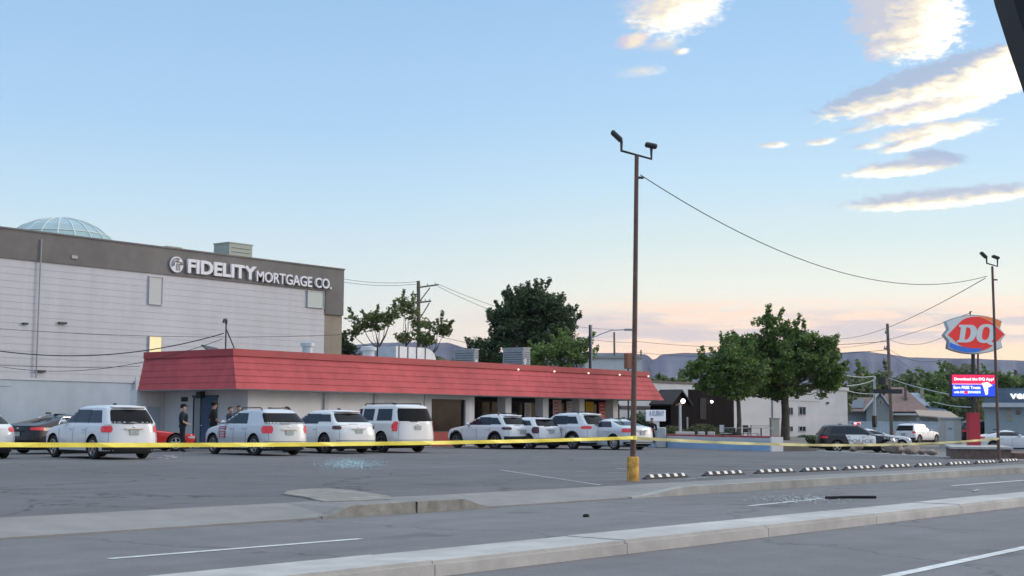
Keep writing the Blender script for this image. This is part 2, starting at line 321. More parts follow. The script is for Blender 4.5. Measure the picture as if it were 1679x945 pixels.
# ------------------------------------------------------------------ mesh builder
def wloc(o):
    v = Vector((0, 0, 0))
    while o: v += o.location; o = o.parent
    return v
class MB:
    def __init__(s): s.v = []; s.f = []; s.m = []
    def add(s, vs, fs, mi=0):
        o = len(s.v); s.v += [Vector(x) for x in vs]; s.f += [tuple(i+o for i in f) for f in fs]; s.m += [mi]*len(fs); return s
    def box(s, a, b, mi=0, M=None):
        x0, y0, z0 = a; x1, y1, z1 = b
        vs = [Vector(p) for p in ((x0, y0, z0), (x1, y0, z0), (x1, y1, z0), (x0, y1, z0), (x0, y0, z1), (x1, y0, z1), (x1, y1, z1), (x0, y1, z1))]
        if M is not None: vs = [M @ v for v in vs]
        return s.add(vs, [(0, 3, 2, 1), (4, 5, 6, 7), (0, 1, 5, 4), (1, 2, 6, 5), (2, 3, 7, 6), (3, 0, 4, 7)], mi)
    def cbox(s, c, size, rz=0, mi=0, rot=None):
        M = Matrix.Translation(c) @ (rot.to_4x4() if rot is not None else Matrix.Rotation(rz, 4, 'Z'))
        h = Vector(size)/2; return s.box(tuple(-h), tuple(h), mi, M)
    def tube(s, pts, r, n=8, mi=0, cap=True, sx=1.0):
        pts = [Vector(p) for p in pts]
        if not isinstance(r, (list, tuple)): r = [r]*len(pts)
        vs = []; fs = []
        d0 = (pts[1]-pts[0]).normalized(); a = Vector((0, 0, 1)) if abs(d0.z) < .9 else Vector((1, 0, 0))
        for i, p_ in enumerate(pts):
            if i == 0: d = pts[1]-pts[0]
            elif i == len(pts)-1: d = pts[i]-pts[i-1]
            else: d = (pts[i+1]-pts[i]).normalized()+(pts[i]-pts[i-1]).normalized()
            d = d.normalized() if d.length > 1e-9 else d0
            x = d.cross(a)
            x = x.normalized() if x.length > 1e-4 else d.orthogonal().normalized()
            y = x.cross(d).normalized(); a = y
            for k in range(n):
                t = 2*math.pi*k/n; vs.append(p_ + x*(math.cos(t)*r[i]*sx) + y*(math.sin(t)*r[i]))
        for i in range(len(pts)-1):
            for k in range(n):
                k2 = (k+1) % n; fs.append((i*n+k, i*n+k2, (i+1)*n+k2, (i+1)*n+k))
        if cap: fs.append(tuple(range(n-1, -1, -1))); fs.append(tuple((len(pts)-1)*n+k for k in range(n)))
        return s.add(vs, fs, mi)
    def prism(s, poly, z0, z1, mi=0, side=None, M=None):
        n = len(poly); vs = [Vector((x, y, z0)) for x, y in poly]+[Vector((x, y, z1)) for x, y in poly]
        if M is not None: vs = [M @ v for v in vs]
        s.add(vs, [tuple(range(n-1, -1, -1)), tuple(range(n, 2*n))], mi)
        o = len(s.v)-2*n
        for i in range(n):
            j = (i+1) % n; s.f.append((o+i, o+j, o+n+j, o+n+i)); s.m.append(mi if side is None else side)
        return s
    def sphere(s, c, r, n=10, m=6, mi=0):
        if not isinstance(r, (tuple, list)): r = (r, r, r)
        vs = [Vector(c)+Vector((0, 0, -r[2]))]; fs = []
        for i in range(1, m):
            ph = -math.pi/2+math.pi*i/m
            for k in range(n):
                t = 2*math.pi*k/n; vs.append(Vector(c)+Vector((r[0]*math.cos(ph)*math.cos(t), r[1]*math.cos(ph)*math.sin(t), r[2]*math.sin(ph))))
        vs.append(Vector(c)+Vector((0, 0, r[2]))); top = len(vs)-1
        for k in range(n):
            k2 = (k+1) % n; fs.append((0, 1+k2, 1+k)); fs.append((top, 1+(m-2)*n+k, 1+(m-2)*n+k2))
            for i in range(m-2): fs.append((1+i*n+k, 1+i*n+k2, 1+(i+1)*n+k2, 1+(i+1)*n+k))
        return s.add(vs, fs, mi)
    def build(s, name, mats, parent=None, smooth=False, bevel=0.0, label=None, world=True):
        off = wloc(parent) if (parent and world) else Vector((0, 0, 0))
        me = bpy.data.meshes.new(name); me.from_pydata([v-off for v in s.v], [], s.f); 
        if not isinstance(mats, (list, tuple)): mats = [mats]
        for m in mats: me.materials.append(m)
        me.polygons.foreach_set('material_index', s.m); me.update()
        if smooth:
            me.polygons.foreach_set('use_smooth', [True]*len(me.polygons))
            try: me.set_sharp_from_angle(angle=R(smooth if smooth is not True else 40))
            except Exception: pass
        if bevel:
            bm = bmesh.new(); bm.from_mesh(me); bmesh.ops.bevel(bm, geom=bm.edges[:], offset=bevel, segments=1, affect='EDGES'); bm.to_mesh(me); bm.free()
        o = bpy.data.objects.new(name, me); COL.objects.link(o)
        if parent: o.parent = parent
        if label: o['label'] = label
        return o
def tag(o, label, cat, group=None, kind=None):
    o['label'] = label; o['category'] = cat
    if group: o['group'] = group
    if kind: o['kind'] = kind
    return o
def thing(name, label, cat, loc=(0, 0, 0), group=None):
    o = bpy.data.objects.new(name, None); COL.objects.link(o); o.location = loc; o.empty_display_size = .3
    return tag(o, label, cat, group)
def struct(o, label=None): 
    o['kind'] = 'structure'
    if label: o['label'] = label
    return o
def text_mesh(name, s_, size, ext, m, off=0.0, shear=0.0, align='LEFT', M=None, parent=None, fit=None, spacing=1.0):
    """text -> mesh; lies in local XY, M maps to world"""
    c = bpy.data.curves.new(name, 'FONT'); c.body = s_; c.size = size; c.extrude = ext; c.offset = off; c.shear = shear; c.align_x = align; c.space_character = spacing; c.resolution_u = 3
    o = bpy.data.objects.new(name, c); COL.objects.link(o)
    dg = bpy.context.evaluated_depsgraph_get(); me = bpy.data.meshes.new_from_object(o.evaluated_get(dg))
    COL.objects.unlink(o); bpy.data.objects.remove(o)
    if fit:
        xs = [v.co.x for v in me.vertices]; ys = [v.co.y for v in me.vertices]
        sx = fit[0]/(max(xs)-min(xs)); sy = fit[1]/(max(ys)-min(ys)); x0 = min(xs); y0 = min(ys)
        for v in me.vertices: v.co.x = (v.co.x-x0)*sx; v.co.y = (v.co.y-y0)*sy
    if M is not None: me.transform(M)
    if parent: me.transform(Matrix.Translation(-wloc(parent)))
    me.materials.clear(); me.materials.append(m)
    o = bpy.data.objects.new(name, me); COL.objects.link(o)
    if parent: o.parent = parent
    return o
def shape2d(name, loops, ext, m, M, parent=None):
    c = bpy.data.curves.new(name, 'CURVE'); c.dimensions = '2D'; c.fill_mode = 'BOTH'; c.extrude = ext
    for lp in loops:
        sp = c.splines.new('POLY'); sp.points.add(len(lp)-1); sp.use_cyclic_u = True
        for i, (x, y) in enumerate(lp): sp.points[i].co = (x, y, 0, 1)
    o = bpy.data.objects.new(name, c); COL.objects.link(o); dg = bpy.context.evaluated_depsgraph_get()
    me = bpy.data.meshes.new_from_object(o.evaluated_get(dg)); COL.objects.unlink(o); bpy.data.objects.remove(o)
    me.transform(M)
    if parent: me.transform(Matrix.Translation(-wloc(parent)))
    me.materials.clear(); me.materials.append(m)
    o = bpy.data.objects.new(name, me); COL.objects.link(o)
    if parent: o.parent = parent
    return o
def frame_M(origin, xdir, ydir=(0, 0, 1)):
    x = Vector(xdir).normalized(); y = Vector(ydir).normalized(); z = x.cross(y).normalized()
    m = Matrix((x, y, z)).transposed().to_4x4(); m.translation = Vector(origin); return m
def arc(cx, cy, rx, ry, a0, a1, n=12): return [(cx+rx*math.cos(R(a0+(a1-a0)*i/n)), cy+ry*math.sin(R(a0+(a1-a0)*i/n))) for i in range(n+1)]

ZL = .15
# ------------------------------------------------------------------ ground, road, lot
def grid_sheet(name, x0, x1, y0, y1, z, m, nx=1, ny=1):
    b = MB(); b.add([(x0, y0, z), (x1, y0, z), (x1, y1, z), (x0, y1, z)], [(0, 1, 2, 3)]); return struct(b.build(name, m))
struct(MB().add([(-3000, -3000, -.47), (9000, -3000, -.47), (9000, 9000, -.47), (-3000, 9000, -.47)], [(0, 1, 2, 3)]).build('ground', M_earth), 'dry ground beyond the paved lot')
def kerbY(x): return 15.55-.045*x      # kerb base line of the road
def backY(x): return 17.05-.05*x     # back edge of the sidewalk
b = MB(); b.prism([(-90, -35), (420, -35), (420, kerbY(420)), (60, kerbY(60)), (-90, kerbY(-90))], -.6, 0)
struct(b.build('road', M_road), 'grey asphalt street with a raised median')
edge = [(-90, backY(-90)), (48.5, backY(48.5)), (50.6, 19.3), (57.2, 28.4), (61, 31), (61, 90), (-90, 90)]
b = MB(); b.prism([(x, y) for x, y in edge], -.6, ZL); struct(b.build('parking_lot', M_lot), 'dark asphalt parking lot in front of the red roofed store')
# side street and apron on the right
b = MB(); b.prism([(48.6, kerbY(48.6)), (420, kerbY(420)), (420, 33), (75, 33), (57.3, 28.3), (50.8, 19.2)], -.8, -.43); struct(b.build('side_street', M_road), 'paved side street beyond the lot')
w0_, w1_ = G(1263, 740.5, ZL), G(1073, 733.5, ZL); wd_ = (w1_-w0_); wd_.z = 0; wd_.normalize(); wn_ = Vector((wd_.y, -wd_.x, 0)); we_ = w1_+wd_*8+wn_*.3; ws0 = w0_+wn_*.3+wd_*.05
print('wall', w0_, w1_)
b = MB(); b.prism([(ws0.x, ws0.y), (57.2, 28.7), (80, 40.4), (92, 46.4), (120, 50), (120, 60), (we_.x, we_.y)], -.6, .40); struct(b.build('patio_ground', M_earth))
# sidewalk strip (with driveway dips), kerbs
def strip(name, x0, x1, ya, yb, z0, z1, m, step=2.0, jit=0):
    bb = MB(); n = max(1, int((x1-x0)/step)); top = []
    for i in range(n+1):
        x = x0+(x1-x0)*i/n; za = z1(x) if callable(z1) else z1; zb = ZL+.004
        bb.v += [Vector((x, ya(x), z0)), Vector((x, ya(x), za)), Vector((x, yb(x), max(za, zb) if callable(z1) else za)), Vector((x, yb(x), z0))]
    for i in range(n):
        o = i*4
        for k in range(4): bb.f.append((o+k, o+4+k, o+4+(k+1) % 4, o+(k+1) % 4)); bb.m.append(0)
    bb.f.append((0, 1, 2, 3)); bb.m.append(0); o = n*4; bb.f.append((o+3, o+2, o+1, o)); bb.m.append(0)
    return struct(bb.build(name, m))
def sm(x, a, b_): t = min(1, max(0, (x-a)/(b_-a))); return t*t*(3-2*t)
kx = [G(u, v, 0).x for u, v in ((0, 885), (558, 851), (600, 849), (770, 837), (810, 835), (1060, 818), (1150, 812))]
def dip(x):   # height of the sidewalk's street edge: kerbed or dropped for a driveway
    h = sm(x, kx[1]-.1, kx[2]) * (1-sm(x, kx[3], kx[4]+.1)) + sm(x, kx[5], kx[6]) + (1-sm(x, 5.2, 7.6))
    return .025 + .135*min(1, h)
strip('sidewalk', -90, 420, lambda x: kerbY(x)+.0, backY, -.5, dip, M_walk, .35)
# separate raised kerb piece between the two driveways (lighter, worn)
bb = MB(); xs = [kx[1]-.2+i*(kx[4]+.1-kx[1]+.2)/24 for i in range(25)]
for x in xs:
    z = dip(x)+.012; bb.v += [Vector((x, kerbY(x)-.035, -.1)), Vector((x, kerbY(x)-.012, z)), Vector((x, kerbY(x)+.22, z+.004)), Vector((x, kerbY(x)+.24, -.1))]
for i in range(24):
    o = i*4
    for k in range(3): bb.f.append((o+k, o+4+k, o+5+k, o+1+k)); bb.m.append(0)
struct(bb.build('kerb', M_oldkerb))
bb = MB(); x0, x1 = kx[5]-.2, 120; n = 60
for i in range(n+1):
    x = x0+(x1-x0)*(i/n)**2; z = dip(x)+.010
    bb.v += [Vector((x, kerbY(x)-.03, -.1)), Vector((x, kerbY(x)-.01, z)), Vector((x, kerbY(x)+.20, z+.003)), Vector((x, kerbY(x)+.21, -.1))]
for i in range(n):
    o = i*4
    for k in range(3): bb.f.append((o+k, o+4+k, o+5+k, o+1+k)); bb.m.append(0)
struct(bb.build('kerb', M_kerbface))
# median
def medN(x): return 8.95-.03*x
def medF(x): return 9.85-.032*x
bb = MB(); x = -30.0; i = 0
while x < 140:
    x2 = x+3.05; g_ = .006
    bb.prism([(x+g_, medN(x)), (x2-g_, medN(x2)), (x2-g_, medF(x2)), (x+g_, medF(x))], -.1, .15+.004*math.sin(i*2.3)); x = x2; i += 1
med = bb.build('median_kerb', M_conc)
bm = bmesh.new(); bm.from_mesh(med.data); bmesh.ops.bevel(bm, geom=[e for e in bm.edges if e.verts[0].co.z > .1 and e.verts[1].co.z > .1 and abs((e.verts[0].co-e.verts[1].co).normalized().x) > .9], offset=.035, segments=2, affect='EDGES'); bm.to_mesh(med.data); bm.free()
struct(med, 'raised concrete median running along the street')
bb = MB(); bb.prism([(-30, medN(-30)+.06), (140, medN(140)+.06), (140, medF(140)-.06), (-30, medF(-30)-.06)], -.1, .10); struct(bb.build('median_joint_fill', M_oldkerb))
# flat strip laid on the pavement, for lane and stall lines
def line_strip(name, pts_l, w, z, m, label=None):
    bb = MB(); P0, P1 = Vector(pts_l[0]), Vector(pts_l[1]); d = (P1-P0); d.z = 0; n_ = Vector((-d.y, d.x, 0)).normalized()*w/2
    N_ = 10; vs = []; fs = []
    for i in range(N_+1):
        p_ = P0+(P1-P0)*i/N_; vs += [Vector((p_.x, p_.y, z))-n_, Vector((p_.x, p_.y, z))+n_]
    for i in range(N_): fs.append((2*i, 2*i+2, 2*i+3, 2*i+1))
    bb.add(vs, fs); return struct(bb.build(name, m), label)
line_strip('lane_marking', (G(178, 917, 0), G(592, 884, 0)), .12, .005, M_line)
line_strip('lane_marking', (G(1228, 830, 0), G(1350, 818, 0)), .12, .005, M_line)
line_strip('lane_marking', (G(1560, 797, 0), G(1679, 788, 0)), .12, .005, M_line)
line_strip('lane_marking', (G(1350, 969, 0), G(1800, 873, 0)), .14, .005, M_line)
# stall lines on the lot
for (a, b_) in (((820, 771), (985, 796)), ((1125, 786), (1165, 783)), ((1010, 768), (1048, 772))):
    line_strip('stall_line', (G(*a, ZL), G(*b_, ZL)), .10, ZL+.005, M_faint)
for u in (1228, 1308, 1378, 1440, 1498, 1549, 1595, 1636):
    a = G(u, 784-(u-1150)*.053, ZL); line_strip('stall_line', (a, a+Vector((-1.2, 4.4, 0))), .09, ZL+.005, M_faint)
# worn concrete patch of an old island by the driveway
pa = [G(u, v, ZL) for u, v in ((464, 812), (472, 807), (495, 804), (540, 803), (575, 806), (610, 811), (640, 816), (640, 821), (530, 825), (500, 817))]
struct(MB().prism([(p_.x, p_.y) for p_ in pa], ZL-.05, ZL+.025, 0).build('worn_island', M_oldkerb))
pa = [G(u, v, ZL) for u, v in ((520, 795), (700, 800), (700, 808), (560, 806))]

# ------------------------------------------------------------------ mesa hills
M_mesa = mat('mesa_rock', (.15, .145, .165), 1, var=.25, vscale=.004, vary2=.2, v2scale=.0015, streak=((.0008, .0008, .02), .22))
prof = [(-700, 610), (-200, 600), (200, 590), (560, 568), (610, 563), (690, 561), (735, 562), (760, 570), (800, 577), (870, 579), (960, 578), (1040, 580), (1060, 581), (1070, 590), (1077, 588), (1084, 581), (1110, 580), (1180, 577), (1215, 575), (1262, 578), (1330, 581), (1390, 577), (1420, 577), (1450, 580), (1490, 586), (1560, 588), (1600, 588), (1650, 591), (1679, 591), (1900, 592), (2400, 600), (3000, 620)]
DM = 6500
us = [-700+i*6 for i in range(int(3700/6)+1)]
bb = MB(); rows = 22
for u in us:
    k = 0
    while k < len(prof)-2 and prof[k+1][0] < u: k += 1
    (ua, va), (ub, vb) = prof[k], prof[k+1]; v = va+(vb-va)*min(1, max(0, (u-ua)/(ub-ua)))
    v += 1.2*mnoise.noise(Vector((u*.03, 0, 0)))
    T = AT(u, v, DM); 
    for j in range(rows):
        q = j/(rows-1)       # 0 top .. 1 foot
        if q < .2: h = 1-.35*(q/.2); back = 0.0+.06*q
        else: h = .65*(1-(q-.2)/.8)**1.25; back = .012+.23*(q-.2)
        gul = mnoise.noise(Vector((u*.022, q*.8, 3.0)))*.05*math.sin(q*math.pi)+mnoise.noise(Vector((u*.09, q*1.5, 8)))*.02*math.sin(q*math.pi)
        f_ = 1-back+gul
        bb.v.append(Vector((T.x*f_, T.y*f_, (T.z+.5)*h-.5 + ((18 if q > .25 else 2)*mnoise.noise(Vector((u*.05, q*6, 5))) if 0 < q < .95 else 0))))
nu = len(us)
for i in range(nu-1):
    for j in range(rows-1):
        o = i*rows+j; bb.f.append((o, o+1, o+rows+1, o+rows)); bb.m.append(0)
hills = struct(bb.build('hills', M_mesa, smooth=60), 'distant flat topped mesas'); 

# haze
hz = MB().box((-3200, -3200, -1.6), (9500, 9500, 700)).build('haze', [])
hm = bpy.data.materials.new('haze_air'); hm.use_nodes = True; t = hm.node_tree; t.nodes.clear()
pv = N(t, 'ShaderNodeVolumePrincipled'); pv.inputs['Color'].default_value = (.56, .63, .90, 1); pv.inputs['Density'].default_value = 4.6e-5; pv.inputs['Anisotropy'].default_value = .1
mo = N(t, 'ShaderNodeOutputMaterial'); L(t, pv.outputs[0], mo.inputs['Volume']); hz.data.materials.append(hm); hz['kind'] = 'stuff'; hz['label'] = 'thin blue air haze'

# ------------------------------------------------------------------ large siding office building
YF = 75.0
fx0 = XatY(-420, YF); fx1 = onY(562, 500, YF).x; fcol = onY(532, 500, YF).x
ftop = onY(250, 405, YF).z; fband = onY(250, 448.5, YF).z
office = thing('office_building', 'tall white sided office building with taupe top band and glass dome', 'building', ((fx0+fx1)/2, YF, -.47))
bb = MB(); bb.box((fx0, YF+.06, -.47), (fx1, YF+22, ftop-.05)); bb.build('wall', M_bandlow, office)
# lap siding
def lap_siding(name, x0, x1, y, z0, z1, pitch, dep, m, parent):
    bb = MB(); n = int((z1-z0)/pitch)
    for i in range(n+1):
        za = z0+i*pitch; zb = min(za+pitch, z1)
        if zb-za < .02: break
        bb.add([(x0, y-dep, za), (x1, y-dep, za), (x1, y-.01, zb), (x0, y-.01, zb), (x0, y+.05, za), (x1, y+.05, za)], [(0, 1, 2, 3), (4, 5, 1, 0)])
    bb.build(name, m, parent)
lap_siding('siding', fx0, fcol, YF, -.4, fband, .42, .028, M_siding, office)
bb = MB(); bb.box((fx0, YF-.10, fband), (fx1, YF+.1, ftop), 0); bb.box((fcol, YF-.099, 9.3), (fx1, YF+.1, fband-.001), 0); bb.build('top_band', M_band, office)
bb = MB(); bb.box((fx0, YF-.16, ftop), (fx1+.06, YF+.4, ftop+.10)); bb.box((fx1-.3, YF+.41, ftop), (fx1+.06, YF+22, ftop+.10)); bb.build('parapet_cap', M_band, office)
bb = MB(); bb.box((fcol, YF-.10, -.47), (fx1, YF+.1, 6.2)); bb.build('corner_pier', M_bandlow, office)
xp = onY(61, 500, YF).x
MB().tube([(xp, YF-.19, 2.5), (xp, YF-.19, fband+1.2), (xp, YF-.19, ftop-.4)], .045).build('downpipe', M_grey, office)
def fwindow(u0, v0, u1, v1, gm, fm, nm='window'):
    a = onY(u0, v1, YF); c = onY(u1, v0, YF); x0, x1, z0, z1 = a.x, c.x, a.z, c.z
    w = MB(); t_ = .05
    for q in (((x0-t_, YF-.14, z0-t_), (x1+t_, YF-.03, z0)), ((x0-t_, YF-.14, z1), (x1+t_, YF-.03, z1+t_)), ((x0-t_, YF-.139, z0), (x0, YF-.03, z1)), ((x1, YF-.139, z0), (x1+t_, YF-.03, z1))): w.box(*q)
    wo_ = w.build(nm, fm, office); MB().box((x0, YF-.09, z0), (x1, YF-.06, z1)).build('pane', gm, wo_)
M_pane_g = mat('greenish_window_glass', (.36, .43, .41), .4)
M_pane_lit = mat('lit_window_glass', (.6, .5, .25), .2, emit=(1, .84, .52), estr=.40)
fwindow(243, 456, 265, 498, mat('pale_blind_glass', (.42, .44, .44), .4), M_siding)
fwindow(243, 553, 264, 582, M_pane_lit, M_siding)
fwindow(503, 480, 529, 503, M_pane_g, M_siding)
for (u, v) in ((40, 531), (101, 530), (66, 609), (128, 625)):
    c = onY(u, v, YF); MB().cbox((c.x, YF-.12, c.z), (.55 if u > 50 else .3, .16, .12)).build('wall_vent', M_blackmetal, office)
c = onY(120, 422, YF); MB().cbox((c.x, YF-.14, c.z), (.42, .08, .2)).build('wall_light', M_grey, office)
# sign lettering
M_letter = mat('white_sign_letter', (.66, .66, .70), .5)
def f_text(s_, u0, v0, u1, v1, off):   # v0 = cap top at u0, v1 = baseline at u0
    yl = YF-.30; a = onY(u0, v1, yl); tp = onY(u0, v0, yl); e = onY(u1, 690, yl)
    return text_mesh('sign_letters', s_, 1, .09, M_letter, off=off, M=frame_M((a.x, YF-.22, a.z), (1, 0, 0)), parent=office, fit=(e.x-a.x, tp.z-a.z))
f_text('FIDELITY', 308, 424.5, 415, 447.5, .035)
f_text('MORTGAGE CO.', 421, 444, 540, 461.5, .012)
cl = onY(290, 434, YF-.25); rr = .62*(onY(290, 421, YF).z-onY(290, 447, YF).z)/1.24
lg = MB(); lg.tube([(cl.x, YF-.14, cl.z), (cl.x, YF-.26, cl.z)], rr, 28); lgo = lg.build('round_logo', M_letter, office)
bk = MB()
for k, r_ in enumerate((.80, .62, .44)):
    pts = [(cl.x+rr*r_*math.cos(R(a)), YF-.285, cl.z+rr*r_*math.sin(R(a))) for a in range(60, 215, 12)]
    bk.tube(pts, .022, 4)
for dx in (-.1, .15, .4): bk.box((cl.x+rr*dx, YF-.29, cl.z-rr*.75), (cl.x+rr*(dx+.07), YF-.262, cl.z-.02))
for dz in (.02, .27): bk.box((cl.x-rr*.1, YF-.291, cl.z+rr*dz), (cl.x+rr*.85, YF-.263, cl.z+rr*(dz+.09)))
bk.box((cl.x+rr*.55, YF-.292, cl.z+rr*.0), (cl.x+rr*1.0, YF-.262, cl.z+rr*.22)); bk.build('logo_stripes', M_band, lgo)
# dome
dc = AT(99, 400, 91); dr = 100/F*91; dome = thing('glass_dome', 'ribbed glass dome skylight rising over the office parapet', 'dome', (dc.x, dc.y, dc.z-.8))
dz = onY(99, 400, dc.y).z; hh = AT(99, 358, 91).z-AT(99, 400, 91).z+1.4
M_dome = mat('skylight_glass', (.22, .34, .36), .08, ior=1.7, var=.1); NS = 20
gl_ = MB(); rings = 7; base_z = dc.z-1.4
def dp(i, j): ph = R(90)*i/rings; t_ = 2*math.pi*j/NS; return Vector((dc.x+dr*math.cos(ph)*math.cos(t_), dc.y+dr*math.cos(ph)*math.sin(t_), base_z+hh*math.sin(ph)))
for i in range(rings):
    for j in range(NS): gl_.add([dp(i, j), dp(i, j+1), dp(i+1, j+1), dp(i+1, j)], [(0, 1, 2, 3)])
gl_.build('dome_glass', M_dome, dome)
rb = MB()
for j in range(NS): rb.tube([dp(i, j)*1.0 for i in range(rings+1)], .05, 5)
for i in (0, 3): rb.tube([dp(i, j) for j in range(NS+1)], .05, 5)
rb.build('ribs', mat('dome_rib', (.5, .56, .56), .5), dome)
rb2 = MB(); rb2.tube([(dc.x, dc.y, ftop-1.2), (dc.x, dc.y, base_z+.02)], dr+.1, 28); rb2.build('curb', M_grey, dome)
def roof_unit(u0, u1, vt, dist, h, d, label, m=M_grey, yaw=0):
    a = AT(u0, vt, dist); c = AT(u1, vt, dist); w = abs((c-a).dot(rightH)); ctr = (a+c)/2; zt = ctr.z
    t_ = thing('rooftop_unit', label, 'rooftop unit', (ctr.x, ctr.y, zt-h)); ang = yaw
    q = w/(math.sin(AZ0-ang)+abs(math.cos(AZ0-ang))*d)   # width along x so that the visible span fits
    body = MB().cbox((ctr.x, ctr.y, zt-h/2), (q, q*d, h), ang); body.build('housing', m, t_, bevel=.02)
    MB().cbox((ctr.x, ctr.y, zt-.02), (q+.08, q*d+.08, .08), ang).build('lid', m, t_)
    lv = MB()
    for k in range(6): lv.cbox((ctr.x, ctr.y, zt-h*.15-k*h*.12), (q*.8, q*d+.05, .03), ang)
    lv.build('louvre', M_blackmetal, t_)
    return t_, ctr, q
M_ductgreen = mat('pale_green_metal', (.30, .34, .31), .6)
roof_unit(352, 413, 401, 103, 2.6, .8, 'pale green metal box above the word FIDELITY', M_ductgreen)
roof_unit(262, 297, 406, 97, 1.3, .8, 'low flat grey box on the office roof above the round logo', M_ductgreen)

# ------------------------------------------------------------------ low white wing, left
YWg = 60.0; wx0 = XatY(-420, YWg); wx1 = onY(224, 650, YWg).x; wz = onY(100, 625, YWg).z
wing = thing('low_building', 'low pale blue white annex wall behind the parked black sedan', 'building', ((wx0+wx1)/2, YWg, ZL))
MB().box((wx0, YWg, ZL-.5), (wx1, YWg+8, wz)).build('wall', M_bluewhite, wing)
MB().box((wx0-.02, YWg-.05, wz), (wx1+.04, YWg+8, wz+.10)).build('roof_edge', M_white2, wing)
MB().box((onY(-100, 640, YWg).x, YWg-.03, wz-.32), (onY(18, 640, YWg).x, YWg-.002, wz-.1)).build('faded_strip', M_bluewhite, wing)
MB().tube([(wx1-.15, YWg-.1, ZL), (wx1-.15, YWg-.1, wz+.3)], .05).build('downpipe', M_white2, wing)

# ------------------------------------------------------------------ red-roofed store
YW, YE = 46.4, 45.4
XE = onY(387, 641, YE).x; XW = XE+1.5
XR = onY(1088, 655, YE).x; XRW = XR-1.2
ze = .5*(onY(387, 641, YE).z+onY(1088, 654, YE).z); 
YT = YE+.62; zt = .5*(onY(390, 588, YT-.15).z + onY(1072, 615, YT-.15).z); zc = zt+.30
YBK = 52.2
print('store', XE, XR, 'eave', onY(387, 641, YE).z, onY(1088, 654, YE).z, 'top', onY(390, 588, YT).z, onY(1072, 615, YT).z)
store = thing('store_building', 'long low storefront with red mansard roof and white pillars', 'building', ((XW+XRW)/2, YW, ZL))
# mansard boards: stepped planks on front, left and right slopes
bb = MB(); nb = 5
lev = [(i/nb) for i in range(nb+1)]
ins = .62
def quad4(bb, a, b_, c, d): bb.add([a, b_, c, d], [(0, 1, 2, 3)])
for i in range(nb):
    q0, q1 = lev[i], lev[i+1]; z0 = ze+(zt-ze)*q0; z1 = ze+(zt-ze)*q1+.02; o0 = ins*q0-.035; o1 = ins*q1+.0
    ri = 1.25
    # front
    A = (XE+o0*.5, YE+o0, z0); B_ = (XR-o0*ri, YE+o0, z0); C_ = (XR-o1*ri, YE+o1, z1); D_ = (XE+o1*.5, YE+o1, z1)
    quad4(bb, A, B_, C_, D_)
    quad4(bb, (A[0], A[1]+.06, z0), (B_[0], B_[1]+.06, z0), B_, A)
    # left
    A2 = (XE+o0*.5, YBK-.0, z0); D2 = (XE+o1*.5, YBK, z1)
    quad4(bb, A2, A, D_, D2); quad4(bb, (A2[0]+.06, A2[1], z0), (A[0]+.06, A[1], z0), A, A2)
    # right
    B2 = (B_[0], YBK, z0); C2 = (C_[0], YBK, z1); quad4(bb, B_, B2, C2, C_)
    # back end closing
    quad4(bb, A2, D2, C2, B2)
roofo = bb.build('mansard_roof', M_red, store)
bb = MB(); cx0, cx1 = XE+ins*.5-.06, XR-ins*1.25+.05
bb.box((cx0, YT-.08, zt), (cx1, YT+.12, zc)); bb.box((cx0, YT+.121, zt), (cx0+.2, YBK, zc)); bb.box((cx1-.2, YT+.121, zt), (cx1, YBK, zc)); bb.box((cx0+.201, YBK-.2, zt), (cx1-.201, YBK, zc-.002))
bb.build('roof_cap', M_redcap, store)
MB().box((cx0+.2, YT+.12, zt-.15), (cx1-.2, YBK-.2, zt+.05)).build('flat_roof', M_white2, store)
MB().box((XE+.02, YE+.03, ze-.03), (XR-.02, YBK, ze+.02)).build('soffit', M_white2, store)
# solid walls
xs_solid = onY(695, 690, YW).x; xf0 = onY(768, 690, YW).x
MB().box((XW, YW, ZL-.3), (xs_solid, YW+.25, ze-.03)).box((XW, YW+.251, ZL-.3), (XW+.25, YBK, ze-.03)).box((XW+.251, YBK-.25, ZL-.3), (XRW, YBK, ze-.03)).box((XRW-.2, YW+1.5, ZL-.3), (XRW, YBK-.251, ze-.03)).build('wall', M_white, store)
for u in (530, 612):
    x = onY(u, 690, YW).x; MB().box((x-.02, YW-.10, ZL), (x+.22, YW-.002, ze-.031)).build('pilaster', M_white2, store)
# big shop window
w0, w1 = onY(706, 690, YW).x, onY(762, 690, YW).x; wz0, wz1 = .85, onY(735, 655, YW).z
fr = MB(); fr.box((xs_solid+.001, YW-.06, ZL), (w0, YW+.24, ze-.032)).box((w1, YW-.06, ZL), (xf0+.0, YW+.24, ze-.032)).box((w0+.001, YW-.05, wz1), (w1-.001, YW+.2, ze-.033)); fr.build('window_surround', M_white2, store)
MB().box((w0+.001, YW-.04, ZL), (w1-.001, YW+.2, wz0)).build('low_panel', mat('red_wall_panel', (.30, .05, .045), .7, var=.1), store)
def shopwin(x0, x1, z0, z1, y, nmull, parent=store):
    t_ = .05; f = MB(); f.box((x0, y-.04, z1-t_), (x1, y+.04, z1)).box((x0, y-.04, z0), (x1, y+.04, z0+t_))
    for k in range(nmull+2):
        x = x0+(x1-x0-t_)*k/(nmull+1); f.box((x, y-.041, z0+t_+.001), (x+t_, y+.041, z1-t_-.001))
    fo = f.build('window', M_blackmetal, parent); MB().box((x0+.01, y+.0, z0+.02), (x1-.01, y+.02, z1-.02)).build('pane', M_shopglass, fo); return fo
shopwin(w0, w1, wz0, wz1, YW+.1, 0)
